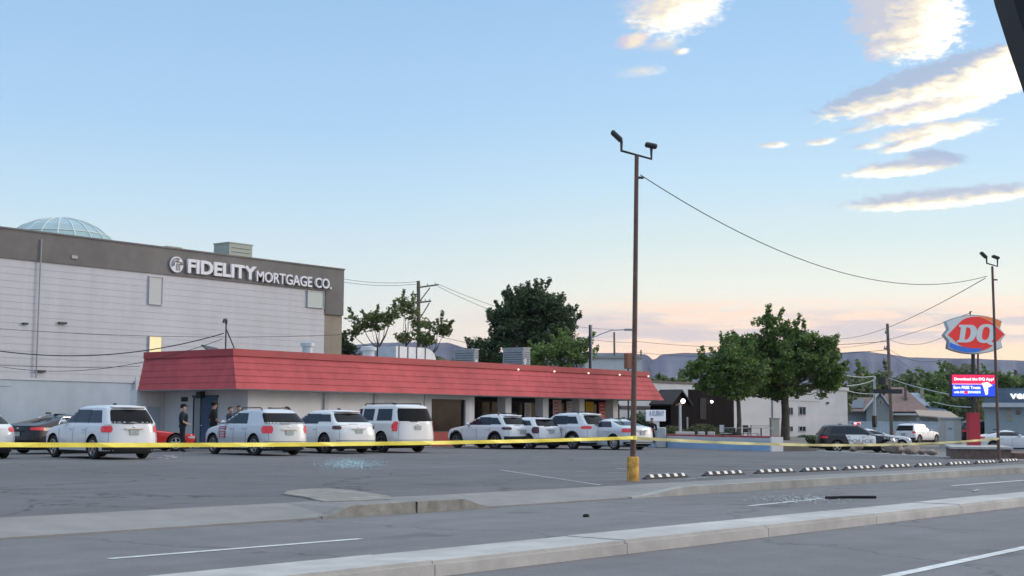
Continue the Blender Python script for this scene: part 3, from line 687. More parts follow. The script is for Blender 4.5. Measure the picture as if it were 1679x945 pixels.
# pillars and recessed shopfront
YS = YW+1.25
pil = [(768.5, 778.5), (829, 839.5), (889, 902), (948.5, 961), (1003.5, 1016.5)]
px_ = []
for (a, c) in pil:
    x0, x1 = onY(a, 690, YW).x, onY(c, 690, YW).x; xm = (x0+x1)/2; w = .5
    px_.append(xm); MB().box((xm-w/2-.1, YW-.05, ZL), (xm+w/2-.1, YW+.5, ze-.034)).build('pillar', M_white, store)
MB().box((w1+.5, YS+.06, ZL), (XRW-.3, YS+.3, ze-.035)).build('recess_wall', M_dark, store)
edges = [w1+.45]+px_[1:]+[XRW-.3]
for i in range(len(edges)-1): shopwin(edges[i]+.02, edges[i+1]-.02, .45 if i != 0 else ZL+.02, ze-.25, YS, 2)
MB().box((w1+.45, YS-.03, ZL), (XRW-.3, YS+.05, .448)).build('low_panel', mat('red_wall_panel', (.30, .05, .045), .7), store)
# posters on the glass
pc = {'pink': mat('pink_poster', (.62, .42, .44), .6, var=.25, vscale=9), 'white': mat('white_poster', (.6, .58, .58), .6, var=.15, vscale=6), 'yellow': mat('yellow_poster', (.75, .45, .03), .6, var=.12, vscale=5), 'red': mat('red_poster', (.62, .09, .09), .6)}
for u0, u1, v0, v1, cn in ((860, 871, 661, 694, 'white'), (906.5, 920.5, 656, 694, 'pink'), (929, 943, 658, 694, 'white'), (960.5, 973, 659, 678, 'yellow'), (982, 996, 660, 700, 'red')):
    a = onY(u0, v1, YS-.08); c = onY(u1, v0, YS-.08)
    po = MB().box((a.x, YS-.09, max(a.z, .7)), (c.x, YS-.06, c.z)).build('poster', pc[cn], store)
    tx = MB(); w = c.x-a.x
    for k in range(6):
        z = c.z-.12-k*(c.z-max(a.z, .7))/7; tx.box((a.x+w*.12, YS-.105, z-.09), (a.x+w*(.55+.3*((k*37) % 5)/5), YS-.092, z-.03))
    if cn == 'red': tx.build('lettering', pc['white'], po)
    elif cn != 'yellow': tx.build('lettering', mat('poster_ink', (.45, .12, .16), .6) if cn == 'pink' else mat('poster_grey', (.35, .33, .36), .6), po)
# door on the left wall (blue, with dark gap), address plate, wall lamp
yd = lambda u, v: onX(u, v, XW)
d0, d1 = yd(331, 700).y, yd(356, 700).y; d2 = yd(317, 700).y; dzt = yd(340, 652).z
door = MB().box((XW-.06, d1, ZL), (XW-.01, d0, dzt)).build('door', M_blue, store)
MB().sphere((XW-.11, d0-.12, 1.15), .05).build('door_handle', M_chrome, door)
dg_ = MB().box((XW-.05, d0+.01, ZL), (XW-.008, d2, dzt)).build('door_opening', M_dark, store)
MB().box((XW-.09, d0+.05, ZL), (XW-.052, d0+.45, dzt-.03)).build('door_leaf', M_grey, store)
MB().box((XW-.08, d1-.08, dzt), (XW-.003, d2+.05, dzt+.10)).build('lintel', M_blue, store)
a_ = yd(303, 655); MB().box((XW-.04, a_.y-.22, a_.z-.10), (XW-.003, a_.y+.22, a_.z+.10)).build('address_plate', M_blackmetal, store)
a_ = yd(333, 648); MB().cbox((XW-.15, a_.y, a_.z), (.25, .3, .3)).build('wall_lamp', M_blackmetal, store)
# bulbs along the roof cap
M_bulb = mat('lit_bulb', (1, .9, .75), .3, emit=(1, .86, .68), estr=1.1)
for u in (851, 910, 966, 1017, 1064):
    x = onY(u, 603, YT-.2).x; bl = MB().sphere((x, YT-.16, zt+.02), .05, 8, 6).build('light_bulb', M_bulb, store, smooth=True)
a_ = onY(394, 585, YT-.2); 
# annex left of the store
YA = YBK+.02; ax0 = onY(223, 690, YA).x; ax1 = XW+.2
ann = thing('storage_annex', 'small white brick annex with grey door beside the red roof', 'annex', ((ax0+ax1)/2, YA, ZL))
MB().box((ax0, YA, ZL-.3), (ax1+1.5, YA+.5, ze+.0)).build('wall', M_white, ann)
MB().box((onY(240, 690, YA).x, YA-.05, ZL), (onY(262, 690, YA).x, YA-.005, onY(250, 667, YA).z)).build('door', M_bluewhite, ann)

# ---- things on the store roof
zr = zt+.05
def roofat(u, Y): return onY(u, 600, Y).x
def ac(u0, u1, vt, Y, label, group=None):
    x0, x1 = onY(u0, 590, Y).x, onY(u1, 590, Y+1.6).x; z1 = onY((u0+u1)/2, vt, Y).z
    xm = .5*(onY((u0+u1)/2, 590, Y+.7).x+onY((u0+u1)/2, 590, Y+.7).x); wd = (u1-u0)/F*AT(u0, 590, 1).length*0
    dist = onY((u0+u1)/2, 590, Y).dot(fwdH); span = (u1-u0)/F*dist
    azc = AZ0-math.atan(((u0+u1)/2-840)/F); d_ = 1.5; w = (span-d_*math.cos(azc))/math.sin(azc)
    t_ = thing('air_conditioner', label, 'air conditioner', (xm, Y+.75, zr), group)
    MB().box((xm-w/2, Y, zr), (xm+w/2, Y+d_, z1-.06)).build('housing', M_ac, t_, bevel=.015)
    MB().box((xm-w/2-.03, Y-.03, z1-.059), (xm+w/2+.03, Y+d_+.03, z1)).build('lid', M_grey, t_)
    lv = MB(); k = 0; z = zr+.15
    while z < z1-.2: lv.box((xm-w/2-.015, Y+.1, z), (xm+w/2-.1, Y+d_-.1, z+.03)); lv.box((xm-w/2+.1, Y-.015, z+.0), (xm+w/2-.1, Y+.02, z+.031)); z += .13
    lv.build('louvre', M_blackmetal, t_)
    sp_ = MB(); rnd = random.Random(int(u0))
    for k in range(5): 
        sx = xm-w/2+w*rnd.random(); sz = zr+.15+(z1-zr-.5)*rnd.random()*.6; sp_.box((sx-.07, Y-.03, sz-.06), (sx+.07, Y-.017, sz+.06))
    sp_.build('label_plate', M_white, t_)
ac(745, 786, 571, 49.0, 'grey rooftop cooler left of the pair on the red roof', 'coolers on the red store roof')
ac(825, 871, 569, 47.8, 'larger grey rooftop cooler beside the light green tree', 'coolers on the red store roof')
def vent(u, vt, Y, r_, label, m=M_galv, cap=True):
    x = roofat(u, Y); z1 = onY(u, vt, Y).z
    t_ = thing('roof_vent', label, 'roof vent', (x, Y, zr))
    MB().tube([(x, Y, zr), (x, Y, z1-.18)], r_, 14).build('stack', m, t_, smooth=True)
    if cap: MB().tube([(x, Y, z1-.22), (x, Y, z1-.05), (x, Y, z1)], [r_*1.35, r_*1.35, r_*.6], 14).build('cap', m, t_, smooth=True)
vent(504, 561, 49.5, .26, 'pale blue round roof vent in front of the tan building corner')
vent(604, 568, 49.5, .30, 'short white roof vent right of the tan building corner', M_white2)
# big duct with rounded end
xd0, xd1 = roofat(640, 50), roofat(706, 50); zd = onY(670, 570, 50).z
t_ = thing('roof_duct', 'long silvery roof duct with a curved end beside the utility pole', 'duct', ((xd0+xd1)/2, 50, zr))
pts = [(xd0, zr), (xd0, zd-.0), (xd1-.9, zd)]+[(xd1-.9+.9*math.sin(R(a)), zd-.7+.7*math.cos(R(a))) for a in range(15, 91, 15)]+[(xd1, zr)]
vs = [Vector((x, 49.6, z)) for x, z in pts]+[Vector((x, 50.9, z)) for x, z in pts]; n = len(pts)
d_ = MB().add(vs, [tuple(range(n)), tuple(range(2*n-1, n-1, -1))]+[(i, i+n, (i+1) % n+n, (i+1) % n) for i in range(n)]); d_.build('duct_body', M_galv, t_, smooth=30)
for k in range(4): x = xd0+.2+k*(xd1-xd0-1.1)/3; MB().box((x, 49.57, zr), (x+.04, 49.6, zd+.02)).build('seam_band', M_blackmetal, t_)
# tilted dark panel, service mast
a_ = onY(343, 571, 51); t_ = tag(MB().cbox((a_.x, 50.6, a_.z-.15), (1.0, .9, .06), rot=Matrix.Rotation(R(28), 3, 'X') @ Matrix.Rotation(R(8), 3, 'Y')).build('roof_hatch', M_blackmetal), 'dark tilted hatch lid sticking up behind the red roof corner', 'roof hatch')
tp = onY(371, 527, 51.4); bx = tp.x
t_ = thing('service_mast', 'thin braced electrical mast standing on the red roof', 'mast', (bx, 51.4, zr))
MB().tube([(bx, 51.4, zr-.6), (bx, 51.4, tp.z-.1)], .035).build('mast_pole', M_blackmetal, t_)
MB().tube([(bx, 51.4, tp.z-.35), (bx+1.0, 51.4, zr-.2)], .03).build('brace', M_blackmetal, t_)
MB().tube([(bx, 51.4, tp.z-.12), (bx-.05, 51.35, tp.z+.08), (bx-.2, 51.3, tp.z+.06), (bx-.26, 51.3, tp.z-.08)], .06).build('weather_head', M_blackmetal, t_)
rl = MB(); x0, x1 = roofat(385, 51), roofat(525, 51)
rl.tube([(x0, 51, zr+.55), (x1, 51, zr+.55)], .02, 5)
for k in range(6): x = x0+(x1-x0)*k/5; rl.tube([(x, 51, zr), (x, 51, zr+.55)], .02, 5)
tag(rl.build('pipe_run', M_galv), 'thin raised pipe run along the roof before the office wall', 'pipe')

# ------------------------------------------------------------------ buildings right of the store
YN = 50.0
nx0 = onY(1076, 690, 58).x
t_ = thing('flat_building', 'pale grey flat roofed building peeking out behind the red roof end', 'building', (nx0+5, 58, .4))
MB().box((nx0-6, 58, -.3), (onY(1150, 690, 58).x, 66, onY(1105, 629, 58).z)).build('wall', M_white2, t_)
MB().box((nx0-6.1, 57.9, onY(1105, 629, 58).z), (onY(1150, 690, 58).x+.1, 66, onY(1105, 629, 58).z+.15)).build('roof_edge', M_blackmetal, t_)
a_ = onY(1090, 670, 57.9); MB().box((nx0-5, 57.93, a_.z-.1), (onY(1087, 690, 57.9).x, 57.99, a_.z+.15)).build('awning_strip', M_blackmetal, t_)
# dark brown annexe with a gabled hood
M_brown = mat('dark_brown_boards', (.010, .0085, .009), .95, spec=.12, var=.2, vscale=1.5, streak=((3, 3, .1), .2))
M_brown2 = mat('dark_shingle', (.028, .026, .03), .8, var=.2, vscale=3)
YD = 47.0; kx0, kx1 = onY(1092, 690, YD-1.5).x, onY(1203, 690, YD).x
dk = thing('brown_building', 'dark brown annexe with a gabled entrance hood and lit lamp', 'building', ((kx0+kx1)/2, YD, .4))
hx1 = onY(1131, 690, YD).x; dtop = onY(1160, 640, YD).z
MB().prism([(hx1-.2, YD), (kx1, YD), (kx1+12, YD+7), (hx1-.2+12, YD+7)], 0, dtop).build('wall', M_brown, dk)
hy0, hy1 = YD-1.5, YD+.0
hxa, hxb = onY(1100, 690, hy0).x, onY(1131, 690, hy0).x
zeh = onX(1093, 661, hxa).z; zeh = 1.45+(690-662)*onY(1100, 690, hy0).dot(fwdH)/F; zph = 1.45+(690-643)*onY(1110, 690, hy0+2).dot(fwdH)/F
pr = [(hy0, .2), (hy1, .2), (hy1, zeh), ((hy0+hy1)/2, zph), (hy0, zeh)]
vs = [Vector((hxa, y, z)) for y, z in pr]+[Vector((hxb, y, z)) for y, z in pr]
xs4 = [(hxa, .2), (hxb, .2), (hxb, zeh), ((hxa+hxb)/2, zph), (hxa, zeh)]
vs = [Vector((x, hy0, z)) for x, z in xs4]+[Vector((x, hy1, z)) for x, z in xs4]
MB().add(vs, [(0, 1, 2, 3, 4), (9, 8, 7, 6, 5)]+[(i, i+5, (i+1) % 5+5, (i+1) % 5) for i in range(5)]).build('gabled_hood', M_brown, dk)
rf = MB(); xm = (hxa+hxb)/2
for sx, xe in ((-1, hxa-.15), (1, hxb+.15)):
    rf.add([(xe, hy0-.15, zeh-.08), (xm, hy0-.15, zph+.02), (xm, hy1, zph+.02), (xe, hy1, zeh-.08), (xe, hy0-.15, zeh+.02), (xm, hy0-.15, zph+.13), (xm, hy1, zph+.13), (xe, hy1, zeh+.02)], [(0, 1, 2, 3), (7, 6, 5, 4), (0, 4, 5, 1), (3, 2, 6, 7), (0, 3, 7, 4)])
rf.build('hood_roof', M_brown2, dk)
wn_ = MB().box((onY(1147, 690, YD).x, YD-.05, 1.6), (onY(1157, 690, YD).x, YD-.005, 3.0)).build('window', M_dark, dk)
lp = onY(1167, 659, YD-.3); MB().sphere(lp, .09).build('wall_lamp', mat('lit_lamp_globe', (1, 1, .95), .3, emit=(1, .97, .88), estr=6), dk, smooth=True)
# white two storey building
M_w3 = mat('white_block_wall', (.47, .475, .50), .85, var=.05, vscale=.8, vary2=.05, streak=((.1, .1, 2.2), .05))
YB = 47.2; bx0, bx1 = onY(1203, 690, YB).x+.05, onY(1390, 690, YB).x; btop = onY(1388, 641, YB).z
wb = thing('white_building', 'white block building with four small windows behind the trees', 'building', ((bx0+bx1)/2, YB, -.4))
MB().prism([(bx0, YB), (bx1, YB), (bx1+3, YB+10), (bx0+16, YB+10)], -.47, btop).build('wall', M_w3, wb)
MB().prism([(bx0-.04, YB-.1), (bx1+.12, YB-.1), (bx1+3.1, YB+10), (bx0+16, YB+10)], btop, btop+.25).build('parapet', M_w3, wb)
for (u0, u1, v0, v1) in ((1292, 1299, 669, 680), (1310, 1320, 668, 680), (1292, 1299, 700, 707), (1310, 1320, 700, 707)):
    a = onY(u0, v1, YB); c = onY(u1, v0, YB)
    f = MB()
    f.box((a.x-.06, YB-.05, a.z-.06), (c.x+.06, YB-.005, a.z)).box((a.x-.06, YB-.05, c.z), (c.x+.06, YB-.005, c.z+.06)).box((a.x-.06, YB-.049, a.z), (a.x, YB-.005, c.z)).box((c.x, YB-.049, a.z), (c.x+.06, YB-.005, c.z))
    f.box(((a.x+c.x)/2-.02, YB-.048, a.z), ((a.x+c.x)/2+.02, YB-.004, c.z))
    fo = f.build('window', M_grey, wb); MB().box((a.x, YB-.03, a.z), (c.x, YB-.003, c.z)).build('pane', M_glass, fo)
for (u0, u1, v) in ((1210, 1275, 698), (1292, 1345, 657)):
    a = onY(u0, v, YB); c = onY(u1, v, YB); MB().box((a.x, YB-.03, a.z-.02), (c.x, YB-.004, a.z+.02)).build('wall_joint', M_grey, wb)
a = onY(1266, 680, YB); MB().box((a.x-.05, YB-.1, .4), (a.x+.02, YB-.004, btop-.2)).build('conduit', M_grey, wb)
a = onY(1356, 661, YB); MB().cbox((a.x, YB-.08, a.z), (.2, .15, .15)).build('wall_light', M_blackmetal, wb)
# low blue wall with red coping
p0, p1 = G(1263, 740.5, ZL), G(1073, 733.5, ZL); dxy = (p1-p0); dxy.z = 0; Lw = dxy.length; ax = dxy.normalized()
zw = ZL+ (740.5-717)/F*p0.dot(fwdH)
M_ = Matrix.Translation((p0.x, p0.y, 0)) @ Matrix.Rotation(math.atan2(ax.y, ax.x), 4, 'Z')
lw = thing('low_wall', 'low blue and white wall with red coping around the patio', 'wall', (p0.x, p0.y, ZL))
MB().box((.0, -.55, ZL-.2), (Lw+8, 0, ZL+.42), 0, M_).build('blue_band', M_bluep, lw)
MB().box((.0, -.55, ZL+.421), (Lw+8, 0.002, zw-.06), 0, M_).build('white_band', M_white2, lw)
MB().box((-.12, -.62, ZL-.2), (-.001, .02, zw-.0), 0, M_).build('white_end', M_white, lw)
MB().box((0, -.56, zw-.059), (Lw+8, -.1, zw+.03), 0, M_).build('coping', mat('red_coping', (.30, .07, .07), .8, var=.2), lw)
# patio furniture etc
PZ = .40
for i, (u0, u1, vt, lab) in enumerate(((1108, 1138, 708, 'long pale concrete bench block left of the round bush'), (1145, 1155, 708, 'pale concrete block just right of the long bench block'), (1161, 1171, 708, 'pale concrete block below the right side of the round bush'))):
    a = AT(u0, vt, 73); c = AT(u1, vt, 73); m_ = (a+c)/2; w = (c-a).length
    tag(MB().cbox((m_.x, m_.y, (m_.z+PZ)/2), (w, .5, m_.z-PZ), AZ0-math.pi/2).build('concrete_block', mat('painted_block', (.5, .46, .46), .85, var=.06), bevel=.03), lab, 'block', 'pale blocks along the patio')
def bush(name, u, vt, dist, rad, label, m=F_shrub, z0=PZ, n=900, leaf=.12, squash=.8):
    c = AT(u, vt, dist); h = c.z-z0; bb = MB(); rnd = random.Random(u)
    for i in range(n):
        d = Vector((rnd.gauss(0, 1), rnd.gauss(0, 1), abs(rnd.gauss(0, 1)))).normalized()*(rnd.random()**.3)
        p_ = Vector((c.x+d.x*rad, c.y+d.y*rad, z0+d.z*h)); q = Vector((rnd.gauss(0, 1), rnd.gauss(0, 1), rnd.gauss(0, 1))).normalized(); r_ = q.orthogonal().normalized()
        s_ = leaf*(.6+rnd.random()*.8); bb.add([p_-q*s_, p_+r_*s_*.5, p_+q*s_, p_-r_*s_*.5], [(0, 1, 2, 3)])
    t_ = thing(name, label, 'bush', (c.x, c.y, z0)); bb.build('foliage', m, t_)
    st = MB()
    for k in range(4): a = k*1.7; st.tube([(c.x, c.y, z0), (c.x+rad*.5*math.cos(a), c.y+rad*.5*math.sin(a), z0+h*.7)], [.04, .015], 5)
    st.build('stem', M_bark, t_)
bush('round_bush', 1151, 694, 76, 1.15, 'rounded olive bush in front of the brown building', n=1500, leaf=.10)
bush('dark_shrub', 1185, 702, 79, 1.2, 'dark low shrub in the corner by the white wall', F_pine)
bush('dark_shrub', 1050, 676, 80, 1.1, 'dark upright shrub at the store end behind the pole', F_pine, leaf=.14, n=1500)
bush('low_shrub', 1100, 698, 82, 1.3, 'grey brown shrub behind the white business sign', F_shrub)
bush('low_shrub', 1345, 711, 96, 1.0, 'low dark shrub left of the police vehicle', F_pine, z0=-.3)
bush('low_shrub', 1322, 714, 95, .8, 'small dark shrub under the white building windows', F_pine, z0=.2)
a = AT(1263, 687, 78); c = AT(1277, 687, 78); m_ = (a+c)/2
t_ = thing('utility_cabinet', 'beige utility cabinet on the patio left of the big tree trunk', 'cabinet', (m_.x, m_.y, PZ))
MB().cbox((m_.x, m_.y, (m_.z+PZ)/2), ((c-a).length, .5, m_.z-PZ), AZ0-math.pi/2).build('cabinet_body', mat('beige_metal', (.42, .39, .33), .6), t_, bevel=.02)
MB().cbox((m_.x, m_.y, m_.z+.02), ((c-a).length+.06, .56, .05), AZ0-math.pi/2).build('cabinet_lid', M_grey, t_)
def patio_chair(u, dist, label, col, rz):
    c = AT(u, 712, dist); t_ = thing('patio_chair', label, 'chair', (0, 0, 0), 'metal chairs on the patio')
    s_ = MB(); s_.box((-.24, -.24, .43), (.24, .24, .46)); s_.build('seat', col, t_); MB().box((-.24, .22, .5), (.24, .25, .88)).build('backrest', col, t_)
    for sx in (-1, 1):
        MB().tube([(sx*.22, -.22, 0), (sx*.22, -.22, .43)], .018, 5).build('leg', M_blackmetal, t_); MB().tube([(sx*.22, .24, 0), (sx*.22, .24, .88)], .018, 5).build('leg', M_blackmetal, t_)
    t_.location = (c.x, c.y, PZ); t_.rotation_euler.z = rz
patio_chair(1190, 72, 'tilted white folding chair below the brown wall corner', M_white, 1.0)
patio_chair(1222, 72, 'dark patio chair right of the thin tree trunk', M_blackmetal, 2.5)
patio_chair(1236, 71, 'grey patio chair midway between the two tree trunks', M_grey, .3)
def patio_table(u, dist, label, w=1.3):
    c = AT(u, 712, dist); t_ = thing('patio_table', label, 'table', (0, 0, 0), 'metal tables on the patio')
    MB().tube([(0, 0, .72), (0, 0, .75)], w/2, 16).build('tabletop', M_grey, t_); MB().tube([(0, 0, 0), (0, 0, .72)], .04, 6).build('pedestal', M_blackmetal, t_)
    t_.location = (c.x, c.y, PZ)
patio_table(1205, 71, 'round grey patio table at the foot of the thin tree'); patio_table(1248, 71, 'round grey patio table left of the beige cabinet')
# lit post lamp
a = AT(1115, 661, 74); t_ = thing('post_lamp', 'slim grey post lamp lit beside the gabled hood', 'lamp', (a.x, a.y, PZ))
MB().tube([(a.x, a.y, PZ), (a.x, a.y, a.z)], [.09, .07], 8).build('post', M_galv, t_)
g_ = AT(1120, 658, 73.8); MB().tube([(a.x, a.y, a.z-.1), tuple(g_)], .04, 6).build('arm', M_galv, t_)
MB().sphere(g_, .12).build('lamp_globe', MATS['lit_lamp_globe'], t_, smooth=True)
a2 = AT(1113.5, 664, 74); MB().cbox(a2, (.35, .12, .1), AZ0-math.pi/2).build('lamp_box', M_rust, t_)
a = AT(1127, 684, 78); tag(MB().tube([(a.x, a.y, PZ), (a.x, a.y, a.z)], .05, 8).build('bollard', M_galv), 'thin grey post right of the lit lamp', 'post')
# white business sign
a = AT(1059, 672.5, 70); c = AT(1091, 672.5, 70); w = (c-a).dot(rightH); zt_ = a.z; zb_ = AT(1075, 691, 70).z; m_ = (a+c)/2
t_ = thing('business_sign', 'white box sign with blue lettering right of the parked silver sedan', 'sign', (m_.x, m_.y, ZL))
MB().cbox((m_.x, m_.y, (zt_+zb_)/2), (w, .25, zt_-zb_), AZ0-math.pi/2).build('sign_panel', mat('white_sign_face', (.72, .74, .78), .4, emit=(.8, .85, 1), estr=.12), t_, bevel=.02)
fo = m_-fwdH*.14
text_mesh('sign_letters', 'A KUBRAY', 1, .004, mat('blue_ink', (.16, .22, .34), .6), off=.01, M=frame_M(fo-rightH*w*.34+Vector((0, 0, (zt_+zb_)/2-zt_-.04+.02)), rightH), parent=t_, fit=(w*.76, (zt_-zb_)*.48))
MB().cbox((m_.x, m_.y, (zb_+ZL)/2), (.35, .2, zb_-ZL), AZ0-math.pi/2).build('sign_post', M_white, t_)
a = AT(1075, 701, 69); c = AT(1091, 701, 69); m_ = (a+c)/2
tag(MB().cbox((m_.x, m_.y, (a.z+ZL)/2), ((c-a).length, .6, a.z-ZL), AZ0-math.pi/2).build('utility_box', M_galv, bevel=.03), 'pale square utility box under the white business sign', 'box')

# ------------------------------------------------------------------ right background: houses, fence, shed, phone store
BZ = -.47
M_shingle = mat('reddish_shingle', (.21, .14, .125), .9, var=.15, vscale=2); M_shingle2 = mat('blue_grey_metal_roof', (.27, .30, .36), .6, var=.08, streak=((3, .2, .2), .1))
M_greywall = mat('grey_house_wall', (.25, .28, .28), .85, var=.08); M_solar = mat('dark_solar_panel', (.03, .035, .05), .2)
def LOC(u, dist, z): p_ = AT(u, 690, dist); return Vector((p_.x, p_.y, z))
def zat(v, dist, u=1450): return AT(u, v, dist).z
FA = R(-71.2+18)   # facing helper: local x runs along image right
fr_rz = AZ0-math.pi/2
def frameM(u, dist, z=BZ): return Matrix.Translation(LOC(u, dist, z)) @ Matrix.Rotation(fr_rz-math.atan((u-840)/F)*.85, 4, 'Z')
def hip(bb, x0, x1, y0, y1, z0, z1, rx0, rx1, M, mi=0, ry=None):
    ry = (y0+y1)/2 if ry is None else ry
    vs = [(x0, y0, z0), (x1, y0, z0), (x1, y1, z0), (x0, y1, z0), (rx0, ry, z1), (rx1, ry, z1)]
    bb.add([M @ Vector(v) for v in vs], [(0, 1, 5, 4), (1, 2, 5), (2, 3, 4, 5), (3, 0, 4), (3, 2, 1, 0)], mi)
Dh = 150.0; k = Dh/F
def hx(u): return (u-1450)*k
def hz_(v): return zat(v, Dh)-BZ
Mh = frameM(1450, Dh)
hs = thing('house', 'older house with reddish shingle roof and small grey gable behind the fence', 'house', LOC(1450, Dh, BZ))
bb = MB(); bb.box((hx(1390), 0, 0), (hx(1501), 10, hz_(675)), 0, Mh); bb.build('wall', M_greywall, hs)
bb = MB(); hip(bb, hx(1434), hx(1522), -.8, 12, hz_(675), hz_(633), hx(1464), hx(1486), Mh); ro = bb.build('roof', M_shingle, hs)
bb = MB(); hip(bb, hx(1387), hx(1445), -.8, 8, hz_(675), hz_(651), hx(1393), hx(1445), Mh); bb.build('roof', M_shingle, hs)
bb = MB(); 
def sl_pt(u, f): # on the low left roof slope
    y = -.8+ (4.4)*f; z = hz_(675)+(hz_(651)-hz_(675))*f; return Mh @ Vector((hx(u), y-.06, z+.06))
bb.add([sl_pt(1393, .2), sl_pt(1417, .2), sl_pt(1421, .85), sl_pt(1397, .85)], [(0, 1, 2, 3)]); bb.build('solar_panel', M_solar, hs)
bb = MB(); g0, g1, gm = hx(1421), hx(1459), hx(1443)
bb.add([Mh @ Vector(v) for v in ((g0, -2, 0), (g1, -2, 0), (g1, -2, hz_(672)), (gm, -2, hz_(647)), (g0, -2, hz_(672)), (g0, 3, 0), (g1, 3, 0), (g1, 3, hz_(672)), (gm, 3, hz_(647)), (g0, 3, hz_(672)))], [(0, 1, 2, 3, 4), (5, 0, 4, 9), (1, 6, 7, 2)]); bb.build('gable_wall', M_greywall, hs)
bb = MB()
for (xa, za, xb, zb) in ((g0-.3, hz_(672)-.3, gm, hz_(647)+.1), (gm, hz_(647)+.1, g1+.3, hz_(672)-.3)):
    bb.add([Mh @ Vector(v) for v in ((xa, -2.4, za), (xb, -2.4, zb), (xb, 4, zb), (xa, 4, za), (xa, -2.4, za+.22), (xb, -2.4, zb+.22), (xb, 4, zb+.22), (xa, 4, za+.22))], [(0, 1, 2, 3), (7, 6, 5, 4), (0, 4, 5, 1), (3, 2, 6, 7)])
bb.build('gable_roof', M_white2, hs)
wo_ = MB().box((hx(1440.5), -2.1, hz_(664)), (hx(1446.5), -2.0, hz_(656)), 0, Mh).build('window', M_white, hs); MB().box((hx(1441.5), -2.15, hz_(663)), (hx(1445.5), -2.09, hz_(657)), 0, Mh).build('pane', M_glass, wo_)
MB().box((hx(1462), -1.6, hz_(681)), (hx(1500), 0, hz_(678)), 0, Mh).build('porch_roof', M_white2, hs)
MB().box((hx(1484), 2, hz_(655)), (hx(1488), 3, hz_(634)), 0, Mh).build('chimney', M_brick, hs)
Dh2 = 165.0; k = Dh2/F; Mh2 = frameM(1450, Dh2)
def hz2(v): return zat(v, Dh2)-BZ
h2 = thing('house', 'second house with long blue grey metal roof sloping right', 'house', LOC(1520, Dh2, BZ))
bb = MB(); bb.box((hx(1480), 0, 0), (hx(1552), 9, hz2(680)), 0, Mh2); bb.build('wall', M_greywall, h2)
bb = MB(); hip(bb, hx(1462), hx(1556), -1, 10, hz2(679), hz2(643), hx(1482), hx(1508), Mh2); bb.build('roof', M_shingle2, h2)
MB().box((hx(1511), 3, hz2(655)), (hx(1516), 4.2, hz2(637)), 0, Mh2).build('chimney', mat('tan_chimney', (.35, .30, .22), .9), h2)
Dh3 = 138.0; k = Dh3/F; Mh3 = frameM(1450, Dh3)
def hz3(v): return zat(v, Dh3)-BZ
h3 = thing('shed_roof_building', 'tan lean-to building with sloping roof in front of the metal roofed house', 'shed', LOC(1530, Dh3, BZ))
bb = MB(); bb.add([Mh3 @ Vector(v) for v in ((hx(1503), -1, hz3(683)), (hx(1568), -1, hz3(688)), (hx(1560), 5, hz3(676)), (hx(1503), 5, hz3(673)), (hx(1503), -1, hz3(681)), (hx(1568), -1, hz3(686)), (hx(1560), 5, hz3(674)), (hx(1503), 5, hz3(671)))], [(3, 2, 1, 0), (4, 5, 6, 7), (0, 1, 5, 4), (1, 2, 6, 5), (2, 3, 7, 6), (3, 0, 4, 7)]); bb.build('roof', mat('tan_shingle', (.33, .27, .22), .9), h3)
MB().box((hx(1505), 0, 0), (hx(1560), 4.5, hz3(684)), 0, Mh3).build('wall', M_greywall, h3)
# fence
Df = 128.0; k = Df/F; Mf = frameM(1450, Df); zf_ = zat(691, Df)-BZ
fn = thing('fence', 'pale blue board fence running behind the parked vehicles', 'fence', LOC(1460, Df, BZ)); bb = MB()
M_fence = mat('pale_blue_fence', (.42, .48, .54), .8, var=.08, vscale=1)
i = 0; x = hx(1378)
while x < hx(1562): bb.box((x+.01, 0 if i % 2 else .012, 0), (x+.29, .04, zf_-.02*(i % 3)), 0, Mf); x += .3; i += 1
bb.build('boards', M_fence, fn); MB().box((hx(1378), -.03, zf_-.15), (hx(1562), -.001, zf_-.05), 0, Mf).build('rail', M_fence, fn)
# white shed / container
Ds = 104.0; k = Ds/F; Ms = Matrix.Translation(LOC(1560, Ds, BZ)) @ Matrix.Rotation(fr_rz-R(12), 4, 'Z')
sh_ = thing('storage_shed', 'beige white storage shed left of the red sign column', 'shed', LOC(1560, Ds, BZ)); M_shed = mat('beige_shed_wall', (.46, .44, .41), .8, var=.05)
zs_ = zat(686, Ds)-BZ; MB().box((-16*k, 0, 0), (15*k, 2.4, zs_), 0, Ms).build('wall', M_shed, sh_)
MB().box((-17*k, -.1, zs_), (18*k, 2.5, zs_+.1), 0, Ms).build('roof', M_white2, sh_)
MB().box((-9*k, -.03, .1), (4*k, -.002, zs_-.2), 0, Ms).build('door', M_white2, sh_); MB().box((-6*k, -.045, zs_*.62), (1*k, -.031, zs_*.7), 0, Ms).build('vent', M_grey, sh_)
# phone store
Dv = 100.0; k = Dv/F; Mv = Matrix.Translation(LOC(1612, Dv, BZ)) @ Matrix.Rotation(fr_rz-R(19), 4, 'Z')
def zv(v): return zat(v, Dv, 1640)-BZ
ps = thing('phone_store', 'blue grey shop with darker blue upper band and white brand letters', 'shop building', LOC(1660, Dv, BZ))
M_psw = mat('blue_grey_wall', (.28, .34, .37), .8, var=.05); M_psb = mat('slate_blue_band', (.10, .15, .21), .7, streak=((.1, .1, 9), .2))
MB().box((2*k, 0, 0), (260*k, 14, zv(662)), 0, Mv).build('wall', M_psw, ps)
MB().box((-1*k, -.5, zv(668)), (262*k, 14.2, zv(661)), 0, Mv).build('trim', M_white2, ps)
MB().box((4*k, -.35, zv(661)+.001), (262*k, 14, zv(637)), 0, Mv).build('upper_band', M_psb, ps)
MB().box((51*k, -.06, zv(680)), (58*k, -.002, zv(673)), 0, Mv).build('window', M_glass, ps)
